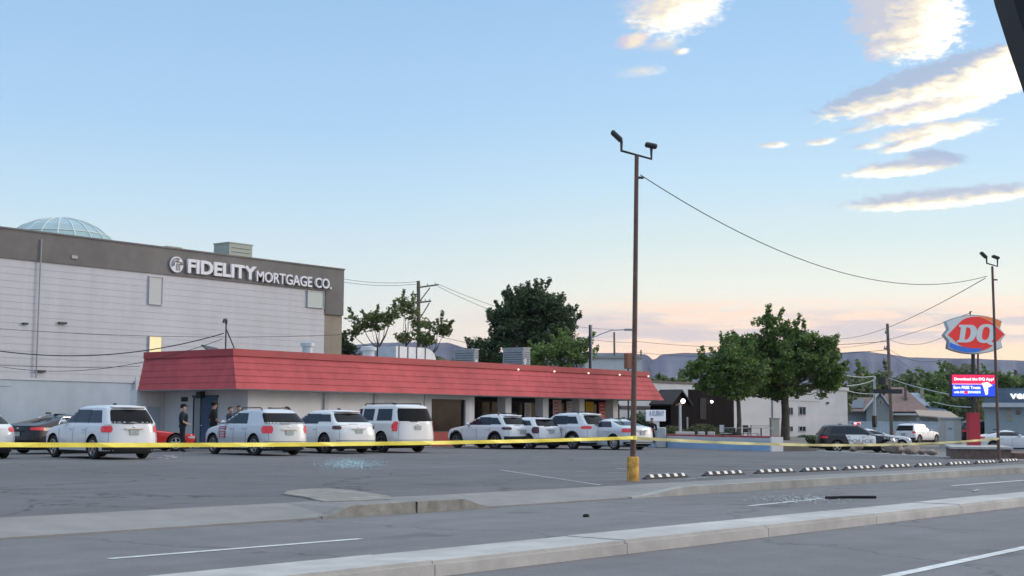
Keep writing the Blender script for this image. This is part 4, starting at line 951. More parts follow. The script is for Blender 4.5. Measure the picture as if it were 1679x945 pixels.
MB().box((36*k, -.05, zv(691)), (44*k, -.002, zv(671)), 0, Mv).build('wall_stain', mat('tan_patch', (.33, .32, .25), .9, var=.2, vscale=3), ps)
text_mesh('sign_letters', 'verizon', 1, .05, mat('backlit_letter', (.9, .9, .9), .4, emit=(1, 1, 1), estr=.6), off=.035, M=Mv @ Matrix.Translation((42*k, -.45, zv(655))) @ Matrix.Rotation(R(90), 4, 'X'), parent=ps, fit=(61*k, 12*k))

# ------------------------------------------------------------------ ice cream shop sign
Dq = 54.0; k = Dq/F
qc = AT(1595.5, 549, Dq); qa = R(-90+12)+0; Mq_r = rightH.copy()
q_ = LOC(1595.5, Dq, ZL)
qs = thing('pole_sign', 'tall pole sign with red lens emblem above a lit message screen', 'sign', (q_.x, q_.y, BZ))
def QM(off=0.0): return frame_M(qc-fwdH*off, rightH)
def Z(pts): return [((x-355)/5.908*k, -(y-281)/5.908*k) for x, y in pts]
def bez(p0, p1, p2, n=12): return [((1-t)**2*p0[0]+2*t*(1-t)*p1[0]+t*t*p2[0], (1-t)**2*p0[1]+2*t*(1-t)*p1[1]+t*t*p2[1]) for t in [i/n for i in range(n+1)]]
back = bez((78, 155), (345, 30), (625, 150))+[(606, 225), (655, 280), (608, 345), (624, 408)]+bez((624, 408), (355, 530), (92, 418))+[(104, 345), (57, 288), (103, 230)]
M_signw = mat('white_sign_plastic', (.55, .6, .62), .35, emit=(.8, .85, .9), estr=.10); M_signgrey = mat('sign_side_grey', (.4, .42, .44), .5)
shape2d('sign_back', [Z(back)], .14, M_signgrey, QM(0), qs)
inner = [(x*.965+355*.035, y*.955+281*.045) for x, y in back]
shape2d('sign_face', [Z(inner)], .01, M_signw, QM(.155), qs)
lens = [(97, 287)]+bez((230, 150), (370, 60), (530, 170), 14)+[(641, 281)]+bez((540, 375), (400, 500), (215, 390), 14)
M_dqred = mat('red_sign_plastic', (.62, .035, .035), .35, emit=(.9, .06, .05), estr=.22)
shape2d('red_lens', [Z(lens)], .01, M_dqred, QM(.18), qs)
org = bez((385, 106), (520, 105), (612, 158))+[(598, 212)]+bez((560, 180), (480, 118), (385, 112))
shape2d('orange_swoosh', [Z(org)], .01, mat('orange_sign_plastic', (.75, .22, .05), .35, emit=(1, .3, .06), estr=.15), QM(.205), qs)
blu = [(112, 358)]+bez((112, 358), (230, 425), (425, 415))+bez((400, 445), (250, 480), (104, 405))
shape2d('blue_swoosh', [Z(blu)], .01, mat('blue_sign_plastic', (.03, .14, .52), .35, emit=(.05, .2, .8), estr=.18), QM(.206), qs)
Dout = [(205, 190), (330, 190)]+bez((330, 190), (400, 215), (362, 300), 8)+bez((362, 300), (335, 362), (262, 360), 6)+[(180, 360), (184, 340), (203, 335), (222, 215), (203, 210)]
Din = [(272, 215), (290, 213)]+bez((290, 213), (330, 225), (308, 295), 6)+bez((308, 295), (292, 338), (252, 334), 5)
shape2d('letter_d', [Z(Dout), Z(Din)], .012, M_signw, QM(.215), qs)
Qo = bez((455, 182), (560, 175), (550, 260), 8)+bez((548, 280), (535, 335), (510, 348), 5)+[(540, 366), (528, 385), (492, 380), (468, 362)]+bez((440, 366), (355, 360), (372, 280), 8)+bez((372, 275), (385, 190), (455, 182), 6)[:-1]
Qi = bez((462, 208), (508, 208), (498, 265), 7)+bez((495, 285), (480, 338), (450, 336), 6)+bez((430, 330), (415, 320), (425, 270), 5)+bez((428, 255), (440, 210), (462, 208), 5)[:-1]
shape2d('letter_q', [Z(Qo), Z(Qi)], .012, M_signw, QM(.215), qs)
def Q3(u, v, off=0): return AT(u, v, Dq)-fwdH*off
pz = Q3(1595.5, 582)
MB().tube([(q_.x, q_.y, zat(680, Dq, 1596)), tuple(Q3(1595.5, 578))], .075, 10).build('pole', M_blackmetal, qs)
p2 = LOC(1603, Dq, 0); MB().tube([(p2.x, p2.y, .2), tuple(Q3(1603.5, 579))], .04, 8).build('pole', M_rust, qs)
a = Q3(1560, 650); w = 73*k; h = 35*k; Ml = frame_M(Q3(1560, 650, .0), rightH)
MB().box((-.04, -.04, -.16), (w+.04, h+.04, .12), 0, Ml).build('screen_cabinet', M_blackmetal, qs)
M_ledr = mat('lit_red_screen', (.5, .02, .05), .4, emit=(1, .02, .10), estr=.85); M_ledb = mat('lit_blue_screen', (.02, .05, .5), .4, emit=(.02, .07, .75), estr=.8); M_ledw = mat('lit_white_text', (.9, .9, .9), .4, emit=(1, .85, .92), estr=1.3)
M_ledw2 = mat('lit_white_text_blue', (.9, .9, .9), .4, emit=(.75, .88, 1), estr=1.2)
scr = MB(); scr.box((0, h*.57, .121), (w, h, .135), 0, Ml); sr = scr.build('screen', M_ledr, qs); MB().box((0, 0, .121), (w, h*.569, .134), 0, Ml).build('screen', M_ledb, qs)
MB().box((0, h*.55, .1345), (w*.7, h*.585, .137), 0, Ml).build('screen_stripe', mat('lit_pink_stripe', (.8, .4, .5), .4, emit=(1, .4, .6), estr=.9), qs)
def led(s_, x0, y0, ww, hh, m): text_mesh('screen_text', s_, 1, .003, m, off=.02, M=Ml @ Matrix.Translation((x0, y0, .138)), parent=qs, fit=(ww, hh))
led('Download the DQ App!', w*.05, h*.70, w*.88, h*.17, M_ledw); led('Earn FREE Treats', w*.03, h*.34, w*.60, h*.14, M_ledw2); led('with DQ REWARDS', w*.03, h*.12, w*.60, h*.13, M_ledw2)
cn = [(w*.66, h*.62), (w*.80, h*.66), (w*.90, h*.50), (w*.80, h*.42), (w*.79, h*.10), (w*.74, h*.06), (w*.70, h*.40)]
shape2d('screen_picture', [cn], .002, mat('lit_cream_picture', (.9, .8, .75), .4, emit=(1, .78, .68), estr=1.0), Ml @ Matrix.Translation((0, 0, .14)), qs)
dot_ = arc(w*.30, h*.185, w*.05, h*.07, 0, 350, 14); shape2d('screen_badge', [dot_], .001, M_ledr, Ml @ Matrix.Translation((0, 0, .1425)), qs)
c = LOC(1595.5, Dq, 0); zc0 = zat(677, Dq, 1596); MB().cbox((c.x, c.y, (zc0+BZ)/2), (17*k, .42, zc0-BZ), fr_rz).build('column', mat('red_column_paint', (.42, .03, .05), .5, var=.05), qs)
tp = Q3(1590, 512); MB().tube([tuple(Q3(1592, 520)), tuple(tp), tuple(Q3(1593, 511))], .03, 5).build('weather_head', M_blackmetal, qs)
# planter around it
xp0 = G(1561, 748, ZL); pl = thing('brick_planter', 'low brown brick planter around the red sign column', 'planter', (xp0.x+2, xp0.y, BZ))
Mp = Matrix.Translation(LOC(1561, 50.3, 0)) @ Matrix.Rotation(fr_rz-R(15), 4, 'Z'); k5 = 50.3/F; zp = zat(733, 50.3, 1600)
MB().box((0, 0, BZ), (90*k5, 5.5, zp-.08), 0, Mp).build('wall', M_brick, pl); MB().box((-.06, -.06, zp-.079), (90*k5+.06, 5.5, zp), 0, Mp).build('coping', M_conc, pl)
MB().box((90*k5+.061, .6, BZ), (90*k5+2.4, 5, zp-.22), 0, Mp).build('low_wall', M_brick, pl)
# boulders and kerb stones along the lot edge
for i, (u, v, r_, lab) in enumerate(((1401, 739, .34, 'pale pinkish boulder under the police vehicle door'), (1467, 742, .42, 'largest tan boulder right of the police vehicle'), (1496, 743, .36, 'tan boulder with dark hollow next to the largest boulder'), (1530, 745, .26, 'small grey boulder left of the brick planter'), (1513, 744, .2, 'small low stone between the tan boulders'))):
    c = G(u, v, ZL-.02); bb = MB(); bb.sphere((c.x, c.y, ZL+r_*.3), (r_*1.25, r_*.9, r_*.55), 18, 11)
    for v_ in bb.v:
        n_ = (mnoise.noise(v_*2.2)*.7+mnoise.noise(v_*6)*.25)*r_; v_ += (v_-Vector((c.x, c.y, ZL))).normalized()*n_
    tag(bb.build('boulder', M_rock, smooth=20), lab, 'boulder', 'boulders along the lot edge')
for i in range(10):
    u = 1290+i*27; a = AT(u, 737+i*1.0, 61-i*1.1); 
ed = [(57.35, 28.3), (50.7, 19.1), (48.7, 15.0)]
bb = MB(); 
for (a, b_) in zip(ed[:-1], ed[1:]):
    a, b_ = Vector((*a, 0)), Vector((*b_, 0)); n_ = int((b_-a).length/1.8)
    for i in range(n_):
        p_ = a+(b_-a)*(i/n_); q_2 = a+(b_-a)*((i+.96)/n_); m_ = (p_+q_2)/2; bb.cbox((m_.x, m_.y, ZL-.1), ((q_2-p_).length, .2, .26), math.atan2((b_-a).y, (b_-a).x))
struct(bb.build('kerb', M_conc, bevel=.02))

# ------------------------------------------------------------------ cars
def lerp_prof(pts, z):
    if z <= pts[0][0]: return pts[0][1]
    for (a, b_) in zip(pts[:-1], pts[1:]):
        if z <= b_[0]: return a[1]+(b_[1]-a[1])*(z-a[0])/max(1e-6, b_[0]-a[0])
    return pts[-1][1]
class Car:
    """body lofted from plan sections; x forward, origin on the ground"""
    def __init__(s, L_, W_, H_, kind, zb=1.02, zh=.86, zcowl=1.06, cowl=.95, wst=.05, rrx=None, sill=.24, rear=None, wr=.34, fo=.90, ro=1.0, tumble=.74, hoodbend=2.0):
        s.L, s.W, s.H = L_, W_, H_; h = L_/2; w = W_/2; s.h = h; s.w = w; s.kind = kind; s.wr = wr; s.fx = h-fo; s.rx = -h+ro; s.zc = zcowl; s.sill = sill
        zr_ = H_-.10; s.zr = zr_
        Fp = [(sill-.06, h-.28), (sill+.04, h-.10), (.48, h-.0), (.68, h-.03), (zh, h-.13)]
        x0 = h-.13; 
        for q in (.25, .5, .7, .85, .95, 1.0): Fp.append((zh+(zcowl-zh)*q, x0-(x0-cowl)*q**hoodbend))
        for q in (.15, .35, .55, .75, .9, 1.0): Fp.append((zcowl+(zr_-zcowl)*q, cowl-(cowl-wst)*(q**1.08)))
        Fp += [(H_-.045, wst-.22), (H_-.01, wst-.55), (H_, wst-.9)]
        s.Fp = Fp
        s.Rp = rear
        s.Wp = [(sill-.06, w*.86), (sill+.03, w*.955), (.45, w*.99), (.62, w), (.85, w*.985), (zcowl-.03, w*.95), (zcowl+.03, w*.915), (zr_, w*tumble), (H_-.045, w*(tumble-.10)), (H_-.01, w*.40), (H_, w*.12)]
        if 'rear_last' : 
            rl_ = rear[-1]; s.Rp = rear+[(H_-.045, rl_[1]+.12), (H_-.01, rl_[1]+.4), (H_, rl_[1]+.7)]
    def xr(s, z): return lerp_prof(s.Rp, z)
    def xf(s, z): return lerp_prof(s.Fp, z)
    def wz(s, z): return lerp_prof(s.Wp, z)
    def ar(s, z): return .44 if z < s.zc else .34
    def af(s, z): return .62 if z < s.zc-.02 else .42
    def rearpt(s, t, z, off=0):    # t 0 centre rear .. 1 side
        a = min(s.ar(z), (s.xf(z)-s.xr(z))*.4); w = s.wz(z); n = 3.0; th = abs(t)*math.pi/2
        x = s.xr(z)+a-a*math.cos(th)**(2/n); y = w*math.sin(th)**(2/n)
        nx, ny = -math.cos(th)**(2-2/n)/max(a, .01), math.sin(th)**(2-2/n)/w; l = math.hypot(nx, ny) or 1
        return Vector((x+off*nx/l, (y+off*ny/l)*(1 if t >= 0 else -1), z))
    def frontpt(s, t, z, off=0):
        a = min(s.af(z), (s.xf(z)-s.xr(z))*.4); w = s.wz(z); n = 2.7; th = abs(t)*math.pi/2
        x = s.xf(z)-a+a*math.cos(th)**(2/n); y = w*math.sin(th)**(2/n)
        nx, ny = math.cos(th)**(2-2/n)/max(a, .01), math.sin(th)**(2-2/n)/w; l = math.hypot(nx, ny) or 1
        return Vector((x+off*nx/l, (y+off*ny/l)*(1 if t >= 0 else -1), z))
    def sidey(s, x, z, off=0):
        w = s.wz(z); a = s.ar(z); b_ = s.af(z); xr, xf = s.xr(z), s.xf(z); y = w
        if x < xr+a: q = max(0, min(1, (xr+a-x)/a)); y = w*max(0, 1-q**3.0)**(1/3.0)
        elif x > xf-b_: q = max(0, min(1, (x-xf+b_)/b_)); y = w*max(0, 1-q**2.7)**(1/2.7)
        return y+off
    def body(s, mats, clad, parent):
        zs = sorted(set([round(z, 4) for z, _ in s.Rp+s.Fp+s.Wp]+[.55, .75, .95, s.zc+.12, s.zc+.25]))
        zs = [z for z in zs if s.sill-.07 <= z <= s.H]
        z2 = [zs[0]]
        for z in zs[1:]:
            if z-z2[-1] > .008: z2.append(z)
        zs = z2; nc = 7; ns = 7; bb = MB(); ringn = None
        for z in zs:
            ring = []
            for i in range(nc+1): ring.append(s.rearpt(i/nc, z))
            a, b_ = ring[-1], s.frontpt(1.0, z)
            for i in range(1, ns): ring.append(a+(b_-a)*i/ns)
            for i in range(nc, -1, -1): ring.append(s.frontpt(i/nc, z))
            m_ = [Vector((p_.x, -p_.y, p_.z)) for p_ in ring[1:-1]][::-1]
            ring += m_; ringn = len(ring); bb.v += ring
        for j in range(len(zs)-1):
            zc_ = (zs[j]+zs[j+1])/2
            for i in range(ringn):
                i2 = (i+1) % ringn; bb.f.append((j*ringn+i, j*ringn+i2, (j+1)*ringn+i2, (j+1)*ringn+i)); bb.m.append(2 if zc_ < clad else 0)
        bb.f.append(tuple(range(ringn-1, -1, -1))); bb.m.append(1); bb.f.append(tuple((len(zs)-1)*ringn+i for i in range(ringn))); bb.m.append(0)
        o = bb.build('body', mats, parent, smooth=38)
        cut = MB()
        for x in (s.fx, s.rx):
            for sg in (-1, 1):
                R_ = s.wr+.075; pts = [(x+R_*math.cos(a), s.wr+.01+R_*math.sin(a)) for a in [2*math.pi*k/28 for k in range(28)]]
                y0, y1 = sg*(s.w-.30), sg*(s.w+.2)
                cut.add([Vector((px, y0, pz)) for px, pz in pts]+[Vector((px, y1, pz)) for px, pz in pts],
                        [tuple(range(28)) if sg > 0 else tuple(range(27, -1, -1)), tuple(range(55, 27, -1)) if sg > 0 else tuple(range(28, 56))]+[((i, i+28, (i+1) % 28+28, (i+1) % 28) if sg > 0 else ((i+1) % 28, (i+1) % 28+28, i+28, i)) for i in range(28)], 1)
        co = cut.build('cutter', mats)
        bm = bmesh.new(); bm.from_mesh(co.data); bmesh.ops.recalc_face_normals(bm, faces=bm.faces); bm.to_mesh(co.data); bm.free()
        bm = bmesh.new(); bm.from_mesh(o.data); bmesh.ops.recalc_face_normals(bm, faces=bm.faces); bm.to_mesh(o.data); bm.free()
        md = o.modifiers.new('b', 'BOOLEAN'); md.operation = 'DIFFERENCE'; md.solver = 'EXACT'; md.object = co
        dg = bpy.context.evaluated_depsgraph_get(); me = bpy.data.meshes.new_from_object(o.evaluated_get(dg)); o.modifiers.clear(); old = o.data; o.data = me; me.name = 'body'
        COL.objects.unlink(co); bpy.data.objects.remove(co); return o
def patch(fn, t0, t1, z0, z1, off, nt_=6, nz_=4, thick=.02, t0b=None, t1b=None, rnd=0):
    """solid patch on a surface function fn(t, z, off); t0b/t1b: t limits at the top"""
    t0b = t0 if t0b is None else t0b; t1b = t1 if t1b is None else t1b
    vs = []
    for o_ in (off, off-thick):
        for j in range(nz_+1):
            q = j/nz_; z = z0+(z1-z0)*q; a = t0+(t0b-t0)*q; b_ = t1+(t1b-t1)*q
            if rnd and (j == 0 or j == nz_): a += (b_-a)*rnd; b_ -= (b_-a)*rnd
            for i in range(nt_+1): vs.append(fn(a+(b_-a)*i/nt_, z, o_))
    W_ = nt_+1; T = W_*(nz_+1); fs = []
    for j in range(nz_):
        for i in range(nt_): a = j*W_+i; fs.append((a, a+1, a+W_+1, a+W_)); fs.append((T+a, T+a+W_, T+a+W_+1, T+a+1))
    for i in range(nt_): fs.append((i, T+i, T+i+1, i+1)); a = nz_*W_+i; fs.append((a, a+1, T+a+1, T+a))
    for j in range(nz_): a = j*W_; fs.append((a, a+W_, T+a+W_, T+a)); a = j*W_+nt_; fs.append((a, T+a, T+a+W_, a+W_))
    return vs, fs
def make_wheel(r_, rim_m, dark=False, spokes=5, rimk=.68):
    t = MB(); w_ = .20
    prof_ = [(r_*.66, -w_/2), (r_*.92, -w_/2), (r_, -w_/2+.03), (r_, w_/2-.03), (r_*.92, w_/2), (r_*.66, w_/2)]
    n = 28; vs = [Vector((a*math.cos(2*math.pi*k/n), y, a*math.sin(2*math.pi*k/n))) for k in range(n) for a, y in prof_]; m_ = len(prof_)
    fs = [(k*m_+i, k*m_+i+1, ((k+1) % n)*m_+i+1, ((k+1) % n)*m_+i) for k in range(n) for i in range(m_-1)]
    t.add(vs, fs); 
    rr = MB(); 
    rr.tube([(0, w_/2-.10, 0), (0, w_/2-.07, 0)], r_*.67, 24, 1)
    vs = []; n = 28
    for k in range(n):
        a = 2*math.pi*k/n
        for q, y in ((r_*.67, w_/2-.08), (r_*.67, w_/2+.004), (r_*.60, w_/2+.004), (r_*.59, w_/2-.08)): vs.append(Vector((q*math.cos(a), y, q*math.sin(a))))
    rr.add(vs, [(k*4+i, k*4+i+1, ((k+1) % n)*4+i+1, ((k+1) % n)*4+i) for k in range(n) for i in range(3)])
    for k in range(spokes):
        a = 2*math.pi*k/spokes+.3; M = Matrix.Rotation(-a, 4, 'Y')
        rr.add([M @ Vector(p_) for p_ in ((0, w_/2-.01, -r_*.10), (r_*.62, w_/2-.02, -r_*.075), (r_*.62, w_/2-.02, r_*.075), (0, w_/2-.01, r_*.10), (0, w_/2-.06, -r_*.10), (r_*.62, w_/2-.07, -r_*.075), (r_*.62, w_/2-.07, r_*.075), (0, w_/2-.06, r_*.10))], [(3, 2, 1, 0), (0, 1, 5, 4), (2, 3, 7, 6)])
    rr.tube([(0, w_/2-.05, 0), (0, w_/2+.002, 0)], r_*.15, 12)
    return t, rr
def make_car(name, label, c, paintm, wins, tail=(.62, 1.12, .82, 1.05), rim=None, rwin=(-.62, .62, None, None), clad=0, plate=.80, rails=False, spoiler=False, rearclad=0, archtrim=False, taildark=False, headlight=(.35, 1.15, .68, .82), spokes=5, tailm=None, side_extra=None, cat='car', group=None, trimbar=True, glass=None, rglass=None, seams=(.0,), pillars=True):
    root = thing(name, label, cat, (0, 0, 0), group); glass = glass or M_carglass; kind_ = c.kind; rglass = rglass or M_cardark
    c.body([paintm, M_dark, M_plastic], max(clad, c.sill+.0), root)
    xmin = min(min(w_[0], w_[2]) for w_ in wins); wz0_ = min(w_[4] for w_ in wins)
    # side windows (both sides)
    for sg in (1, -1):
        for (xb0, xb1, xt0, xt1, z0, z1) in wins:
            def fn(t, z, off, sg=sg): return Vector((t, sg*c.sidey(t, z, off), z))
            vs, fs = patch(fn, xb0, xb1, z0, z1, .006, 5, 4, .03, xt0, xt1)
            if sg < 0: fs = [f[::-1] for f in fs]
            MB().add(vs, fs).build('side_window', glass, root, smooth=30)
        for wa, wb_ in (zip(wins[:-1], wins[1:]) if pillars else ()):       # black pillars between the side windows
            vs, fs = patch(fn, wb_[1]-.01, wa[0]+.01, max(wa[4], wb_[4])-.01, min(wa[5], wb_[5])+.01, .004, 2, 4, .03, wb_[3]-.01, wa[2]+.01)
            if sg < 0: fs = [f[::-1] for f in fs]
            MB().add(vs, fs).build('pillar_trim', M_plastic, root, smooth=30)
        # seams and sill
        sm_ = MB()
        for x in seams:
            def fn(t, z, off, sg=sg): return Vector((t, sg*c.sidey(t, z, off), z))
            vs, fs = patch(fn, x-.008, x+.008, c.sill+.12, c.zc-.0, .003, 1, 6, .012); sm_.add(vs, fs)
        if seams: sm_.build('door_seam', M_plastic, root)
        for x in seams[:-1] if len(seams) > 1 else ():
            y = sg*(c.sidey(x+.18, c.zc-.14)+.02); MB().box((x+.08, y-.015, c.zc-.155), (x+.27, y+.015, c.zc-.125)).build('door_handle', paintm, root)
        y = sg*(c.sidey(c.Fp[10][1]-.55, c.zc)+.10); xm_ = lerp_prof(c.Fp, c.zc+.02)-.55
        mr_ = MB(); mr_.sphere((xm_, y, c.zc+.08), (.09, .11, .075), 10, 6); mr_.box((xm_-.03, min(y, y-sg*.14), c.zc+.02), (xm_+.03, max(y, y-sg*.14), c.zc+.06)); mr_.build('mirror', paintm, root, smooth=True)
        # tail and head lights
        t0, t1, z0, z1 = tail
        vs, fs = patch(lambda t, z, off: c.rearpt(sg*t, z, off), t0, t1 if t1 <= 1 else 1.0, z0, z1, .012, 7, 3, .03, rnd=.08)
        tl = MB().add(vs, fs).build('taillight', tailm or M_tail, root, smooth=30)
        t0, t1, z0, z1 = headlight
        vs, fs = patch(lambda t, z, off: c.frontpt(sg*t, z, off), t0, min(1.0, t1), z0, z1, .012, 7, 3, .03, rnd=.1)
        MB().add(vs, fs).build('headlight', M_headl, root, smooth=30)
        if archtrim:
            for x in (c.fx, c.rx):
                at = MB()
                n = 18; vs = []; 
                for k in range(n+1):
                    a = R(-12+204*k/n)
                    for rr_, of in ((c.wr+.07, -.03), (c.wr+.07, .015), (c.wr+.135, .008), (c.wr+.135, -.03)):
                        px, pz = x+rr_*math.cos(a), c.wr+.01+rr_*math.sin(a); vs.append(Vector((px, sg*(c.sidey(px, max(pz, c.sill), of)), pz)))
                at.add(vs, [(k*4+i, k*4+i+1, k*4+5+i, k*4+4+i) for k in range(n) for i in range(3)])
                at.build('wheel_arch_trim', M_plastic, root)
        if rails:
            x0, x1 = c.xr(c.zr)+.35, c.xf(c.zr)-.25; y = sg*c.w*.66
            MB().tube([(x0, y, c.H-.06), (x0+.12, y, c.H+.035), (x1-.12, y, c.H+.03), (x1, y, c.H-.07)], .022, 6).build('roof_rail', M_plastic if rails == 'black' else M_chrome, root)
    # rear window
    z0 = rwin[2] or c.zc+.02; z1 = rwin[3] or c.zr-.05
    vs, fs = patch(lambda t, z, off: c.rearpt(t, z, off), rwin[0], rwin[1], z0, z1, .008, 12, 5, .03, rnd=.04)
    MB().add(vs, fs).build('rear_window', rglass, root, smooth=40)
    z0, z1 = c.zc+.04, c.zr-.06
    vs, fs = patch(lambda t, z, off: c.frontpt(t, z, off), -.68, .68, z0, z1, .008, 12, 5, .03)
    MB().add(vs, fs).build('windshield', glass, root, smooth=40)
    # rear lower valence, plate, trim bar
    vs, fs = patch(lambda t, z, off: c.rearpt(t, z, off), -.92, .92, c.sill-.02, c.sill+(.17 if not rearclad else rearclad), .012, 14, 2, .03)
    MB().add(vs, fs).build('rear_valance', M_plastic, root, smooth=40)
    vs, fs = patch(lambda t, z, off: c.rearpt(t, z, off), -.80, .80, .50, .515, .006, 14, 1, .012); MB().add(vs, fs).build('bumper_seam', M_plastic, root)
    for sg in (1, -1):
        vs, fs = patch(lambda t, z, off: c.rearpt(sg*t, z, off), .600, .612, .54, c.zc+.02, .004, 1, 6, .012); MB().add(vs, fs).build('tailgate_seam', M_plastic, root)
    if kind_ != 'sedan': MB().box((c.xr(c.zc+.06)-.03, -.02, c.zc+.03), (c.xr(c.zc+.06)-.005, .38, c.zc+.055)).build('rear_wiper', M_plastic, root)
    MB().sphere((c.xr(c.zc-.06)-.0, 0, c.zc-.07), (.02, .06, .035), 10, 6).build('badge', M_chrome, root)
    xr_ = c.xr(plate)
    MB().box((xr_-.03, -.155, plate-.08), (xr_-.008, .155, plate+.08)).build('number_plate', M_plate, root)
    if trimbar: MB().box((xr_-.045, -.33, plate+.10), (xr_-.0, .33, plate+.135)).build('tailgate_trim', M_chrome if trimbar == 'chrome' else paintm, root)
    MB().box((c.xf(.45)-.06, -.45, .32), (c.xf(.45)+.012, .45, .55)).build('grille', M_plastic, root)
    if spoiler:
        xs_ = c.xr(c.zr); MB().prism([(xs_-.02, -c.w*.60), (xs_+.35, -c.w*.66), (xs_+.35, c.w*.66), (xs_-.02, c.w*.60), (xs_-.16, 0)], c.zr-.005, c.zr+.045).build('spoiler', paintm, root, bevel=.012)
    MB().prism([(c.wst_x if hasattr(c, 'wst_x') else -.9, -.012), (-1.1, -.012), (-1.15, .012), (-.9, .012)], c.H-.02, c.H+.05).build('antenna', M_plastic, root)
    wt, wrm = make_wheel(c.wr, rim, spokes=spokes); first = None
    for x in (c.fx, c.rx):
        for sg in (1, -1):
            if first is None:
                w_ = wt.build('wheel', M_tyre, root, smooth=40); r2 = wrm.build('rim', [rim or M_rim, M_dark], w_, smooth=30); first = (w_, r2)
            else:
                w_ = first[0].copy(); COL.objects.link(w_); w_.parent = root; r2 = first[1].copy(); COL.objects.link(r2); r2.parent = w_
            w_.location = (x, sg*(c.w-.125), c.wr); w_.rotation_euler = (0, 0, 0 if sg > 0 else math.pi)
    MB().box((c.rx-.25, -c.w+.22, .17), (c.fx+.25, c.w-.22, .36)).build('underbody', M_dark, root)
    return root
def place(root, c, ref, px, heading, z=None, at_dist=None):
    """ref = (x, y) point of the car that stands at pixel px (u, v) on the lot, heading in degrees from the +x axis"""
    h = R(heading); rx, ry = ref; o = Vector((rx*math.cos(h)-ry*math.sin(h), rx*math.sin(h)+ry*math.cos(h), 0))
    if at_dist: p_ = LOC(px, at_dist, z)
    else: p_ = G(px[0], px[1], ZL if z is None else z)
    root.location = p_-o+Vector((0, 0, .006)); root.rotation_euler.z = h
def rear_suv(h, zb, zr_, top, rake=.12): return [(.18, -h+.15), (.30, -h+.03), (.45, -h), (.62, -h+.01), (zb, -h+.05), (zb+.1, -h+.08), (zr_, -h+top)]
def rear_sedan(h, zd, deck, zr_, roof): return [(.18, -h+.2), (.30, -h+.03), (.50, -h), (.75, -h+.02), (zd-.10, -h+.04), (zd-.04, -h+.06), (zd-.005, -h+.16), (zd+.03, -h+deck*.7), (zd+.05, -h+deck), (zr_, roof)]
RW = lambda c: (c.rx, c.w-.02)     # rear left wheel contact
RR = lambda c: (c.rx, -c.w+.02)
M_magnet = mat('red_magnetic_sign', (.30, .03, .05), .5); M_magtext = mat('pale_lettering', (.6, .55, .58), .5)

# large white crossover, left
c = Car(4.79, 1.91, 1.74, 'suv', zcowl=1.10, zh=.90, cowl=1.15, wst=.25, rear=rear_suv(2.395, 1.08, 1.64, .42), wr=.365, fo=.95, ro=1.02, tumble=.75)
r_ = make_car('white_suv', 'white seven seat family wagon nearest the left edge behind tape', c, C_white, [(.02, .86, .02, .40, 1.16, 1.58), (-.90, -.04, -.88, -.04, 1.16, 1.58), (-1.86, -.98, -1.62, -.98, 1.16, 1.56)], tail=(.46, 1.0, .86, 1.06), rwin=(-.60, .60, 1.14, 1.58), plate=.86, spoiler=True, trimbar='chrome', seams=(-.92, -.01, 1.0), spokes=5)
place(r_, c, RW(c), (150, 753.5), 82)
# silver compact crossover with door magnet
c = Car(4.77, 1.84, 1.68, 'suv', zcowl=1.10, zh=.88, cowl=1.20, wst=.22, rear=rear_suv(2.385, 1.06, 1.58, .55), wr=.36, fo=.93, ro=.98, tumble=.73)
r_ = make_car('silver_crossover', 'pale silver crossover with a red magnetic sign on its front door', c, C_silver, [(.02, .92, .02, .42, 1.14, 1.52), (-.86, -.04, -.72, -.04, 1.14, 1.52)], tail=(.42, 1.0, .80, 1.06), rwin=(-.98, .98, 1.14, 1.52), plate=.82, rails='black', trimbar='chrome', seams=(-.88, -.01, 1.05), spokes=5)
for (z0, z1) in ((.90, 1.03), (.60, .86)):
    vs, fs = patch(lambda t, z, off: Vector((t, c.sidey(t, z, off), z)), .52, .98, z0, z1, .012, 3, 2, .01); ms = MB().add(vs, fs).build('magnetic_sign', M_magnet, r_)
    tx = MB(); 
    for k in range(2 if z1-z0 < .2 else 4): zz = z1-.035-k*.06; tx.box((.58+.05*(k % 2), c.w-.0+.003, zz-.03), (.90, c.w+.006, zz)); 
    for v_ in tx.v: v_.y = c.sidey(v_.x, v_.z, .018 if v_.y > c.w+.004 else .012)
    tx.build('lettering', M_magtext, ms)
place(r_, c, RW(c), (415, 747.5), 81)
# white sporty crossover
c = Car(4.89, 1.91, 1.69, 'suv', zcowl=1.08, zh=.88, cowl=1.20, wst=.25, rear=[(.18, -2.3), (.30, -2.42), (.50, -2.445), (.75, -2.43), (1.02, -2.36), (1.12, -2.28), (1.25, -2.05), (1.59, -1.62)], wr=.37, fo=.95, ro=1.03, tumble=.71)
r_ = make_car('white_crossover', 'white sloping backed crossover with dark rear pillar beside the silver one', c, C_white2, [(.02, .92, .02, .42, 1.14, 1.52), (-.86, -.04, -.80, -.04, 1.14, 1.52), (-1.72, -.92, -1.50, -.90, 1.22, 1.50)], tail=(.50, 1.0, .93, 1.06), tailm=mat('smoked_taillight', (.08, .02, .03), .15), rwin=(-.66, .66, 1.20, 1.54), plate=.84, rearclad=.14, spoiler=True, seams=(-.88, -.01, 1.05), rim=mat('dark_alloy_rim', (.16, .16, .17), .35, .7))
place(r_, c, RW(c), (531, 744), 80)
